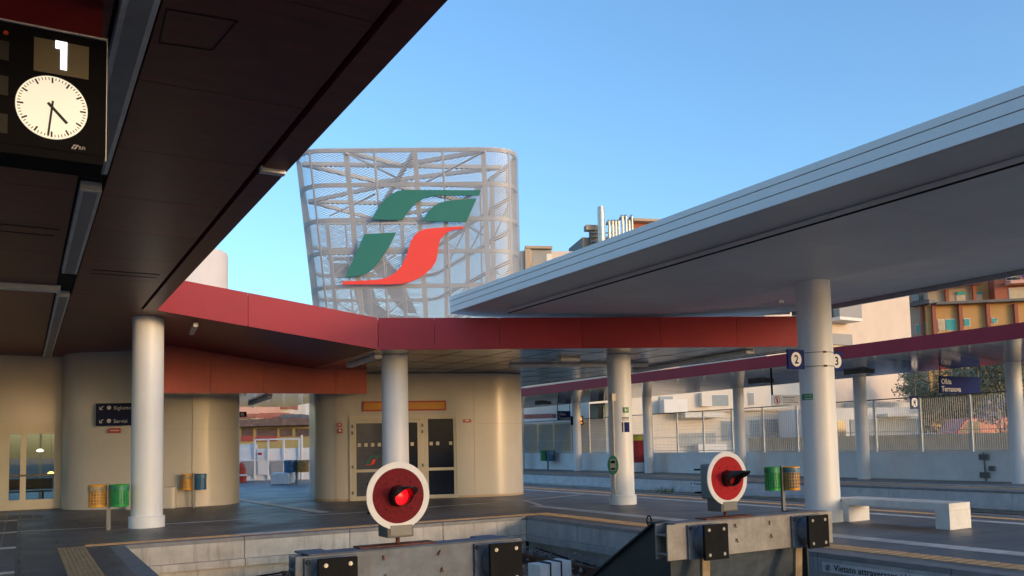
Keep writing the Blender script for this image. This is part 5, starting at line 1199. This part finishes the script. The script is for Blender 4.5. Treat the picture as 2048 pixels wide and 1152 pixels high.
# white yard fence + hoarding
t = thing('yard_fence', gp(540, 45), 'white yard fence with tall frames seen through the passage', 'fence')
f = Fac(t, 380, 46, 640, 45.5, 0, zat(540, 897, 45.6), .1, 'fence')
for x in (511, 538, 569, 600, 605): f.box(x - 1.5, 878 if x < 604 else 870, x + 1.5, 958, .05, .15, 'frame_post', 'fence')
f.box(511, 877, 600, 880, .05, .15, 'frame_rail', 'fence'); f.box(480, 919, 600, 921, .06, .12, 'frame_rail', 'fence')
for x0, x1 in ((489, 508), (543, 567), (571, 597)): f.box(x0, 922, x1, 950, .11, .14, 'grey_sheet', 'b_grey')
f.box(518, 922, 538, 950, .11, .14, 'pale_sheet', 'b_white')
mb = MB(); f.box(516, 899, 528, 918, .11, .16, 'notice', 'sign_grey'); f.box(518, 905, 526, 910, .16, .17, 'notice_print', 'red_sign')
f.box(400, 889, 511, 960, -.3, -.05, 'white_panel', 'fence')
q = gp(483, 43.5, 0); t = thing('safety_net', q, 'bundle of red-orange safety netting at the left of the passage', 'netting')
mb = MB(); mb.lathe(q, [(.26, .0), (.24, .2), (.28, .33), (.2, .5), (.23, .66), (.15, .86), (.06, 1.0), (0, 1.04)], 12); mb.build('net', 'net_red', t)
mb = MB(); mb.lathe(q, [(.285, .33), (.29, .37), (.26, .41)], 12); mb.build('band', 'white', t)
# street vehicles
def car(c, ang, L, Wd, H, m, lab, van=False):
    t = thing('parked_car', c, lab, 'car', 'cars parked behind the fence'); d = Vector((cos(ang), sin(ang), 0)); s = Vector((-d.y, d.x, 0)); c = Vector(c)
    side = [(-.5, .25), (-.5, .62), (-.46, .95 if van else .68), (-.40, 1.0) if van else (-.30, .72), (.05, 1.0) if van else (-.18, 1.0), (.17, .98) if van else (.12, 1.0), (.30, .62), (.46, .55), (.5, .42), (.5, .25)]
    mb = MB(); mb.ext([c + d * (x * L) + Z3 * (z * H) - s * Wd / 2 for x, z in side], s * Wd); mb.build('body', m, t, bevel=.06)
    for sg_ in (-1, 1):
        mb = MB(); wn = [(.02, .64), (.02, .92), (.15, .92), (.25, .66)] if van else [(-.25, .72), (-.16, .94), (.10, .94), (.20, .70)]
        mb.ext([c + d * (x * L) + Z3 * (z * H) + s * sg_ * (Wd / 2 - .005) for x, z in wn], s * sg_ * .012); mb.build('side_window', 'pane', t)
        for x in (-.31, .31):
            q = c + d * (x * L) + s * sg_ * (Wd / 2 - .18) + Z3 * .32; mb = MB(); mb.cyl(q, q + s * sg_ * .2, .32, 20); w_ = mb.build('wheel', 'tyre', t); mb = MB(); q2 = q + s * sg_ * .2; mb.cyl(q2, q2 + s * sg_ * .01, .19, 16); mb.build('rim', 'bolt', w_)
    mb = MB(); mb.obox(c + d * (L * .497) + Z3 * H * .45 + s * Wd * .33, d, s, Z3, .03, .14, .08); mb.build('headlight', 'bolt', t); mb = MB(); mb.obox(c + d * (L * .497) + Z3 * H * .45 - s * Wd * .33, d, s, Z3, .03, .14, .08); mb.build('headlight', 'bolt', t)
    return t
q = gp(1945, 43, .3); vdir = pi - radians(28)
car(q, vdir, 4.6, 1.8, zat(1940, 836, 43) - .3, 'car_red', 'red van parked behind the fence on the right', True)
car(gp(1875, 47, .3), vdir, 4.3, 1.75, 1.42, 'car_red', 'low red car behind the fence just left of the red van')
car(gp(1830, 46, .3), vdir, 4.2, 1.75, 1.45, 'car_blue', 'pale blue car behind the fence left of the red cars')
car(gp(2005, 52, .3), vdir, 4.3, 1.75, 1.9, 'car_red', 'second red van farther right behind the pale tree')
# trees
def tree(x, D, z0, ht, rx, rz, cz, m, lab, n=2200, leaf=.16, trunk_r=.16):
    c = gp(x, D, z0); t = thing('tree', c, lab, 'tree', 'trees behind the fence')
    tr = MB(); rnd = random.Random(int(x * 7))
    top_ = c + Z3 * (cz - z0); tr.cyl(c, c + Z3 * (cz - z0) * .45 + Vector((.1, .05, 0)), trunk_r, 9, trunk_r * .7)
    b0 = c + Z3 * (cz - z0) * .45 + Vector((.1, .05, 0)); limbs = []
    for i in range(9):
        a = rnd.uniform(0, 2 * pi); e = b0 + Vector((cos(a) * rx * rnd.uniform(.3, .75), sin(a) * rx * rnd.uniform(.3, .75), rnd.uniform(.2, 1.0) * (rz + cz - b0.z) * .75)); tr.cyl(b0, e, trunk_r * .5, 6, trunk_r * .12); limbs.append(e)
    tr.build('trunk', 'bark', t)
    cr = MB(); cl = []
    for i in range(46):
        while True:
            p = Vector((rnd.uniform(-1, 1), rnd.uniform(-1, 1), rnd.uniform(-1, 1)))
            if .15 < p.length < 1: break
        cl.append((top_ + Vector((p.x * rx, p.y * rx, p.z * rz)), rnd.uniform(.25, .6) * min(rx, rz) * .55))
    for i in range(n):
        p, r = rnd.choice(cl); o = Vector((rnd.gauss(0, 1), rnd.gauss(0, 1), rnd.gauss(0, .8))) * r * .6; q = p + o
        d1 = Vector((rnd.gauss(0, 1), rnd.gauss(0, 1), rnd.gauss(0, 1))).normalized(); d2 = d1.cross(Vector((rnd.gauss(0, 1), rnd.gauss(0, 1), rnd.gauss(0, 1)))).normalized(); s = leaf * rnd.uniform(.6, 1.3)
        cr.add([q - d1 * s, q + d2 * s * .45, q + d1 * s, q - d2 * s * .45], [(0, 1, 2, 3)])
    cr.build('crown', m, t); return t
tree(1925, 62, .3, 8, 3.6, 3.0, 5.6, 'leaf', 'grey-green olive tree filling the gap behind the station name sign', 9500, .13)
tree(2025, 56, .3, 8, 3.2, 3.0, 5.4, 'leaf', 'grey-green tree at the right edge behind the fence', 9000, .13)
tree(1862, 70, .3, 7, 2.4, 2.2, 5.0, 'leaf2', 'darker small tree next to the blank beige wall', 4600, .14)
tree(2010, 38, .3, 4, 1.0, .8, 2.5, 'blossom', 'small pale blossoming tree behind the fence on the right', 700, .1, .09)
tree(1945, 75, .3, 10, 4.2, 2.6, 3.6, 'leaf2', 'dark bushy tree behind the parked red van', 3600, .22)
tree(1790, 64, .3, 4, 2.6, 1.2, 2.2, 'leaf2', 'dark low bush tree behind the bars left of plate 4', 1800, .18)
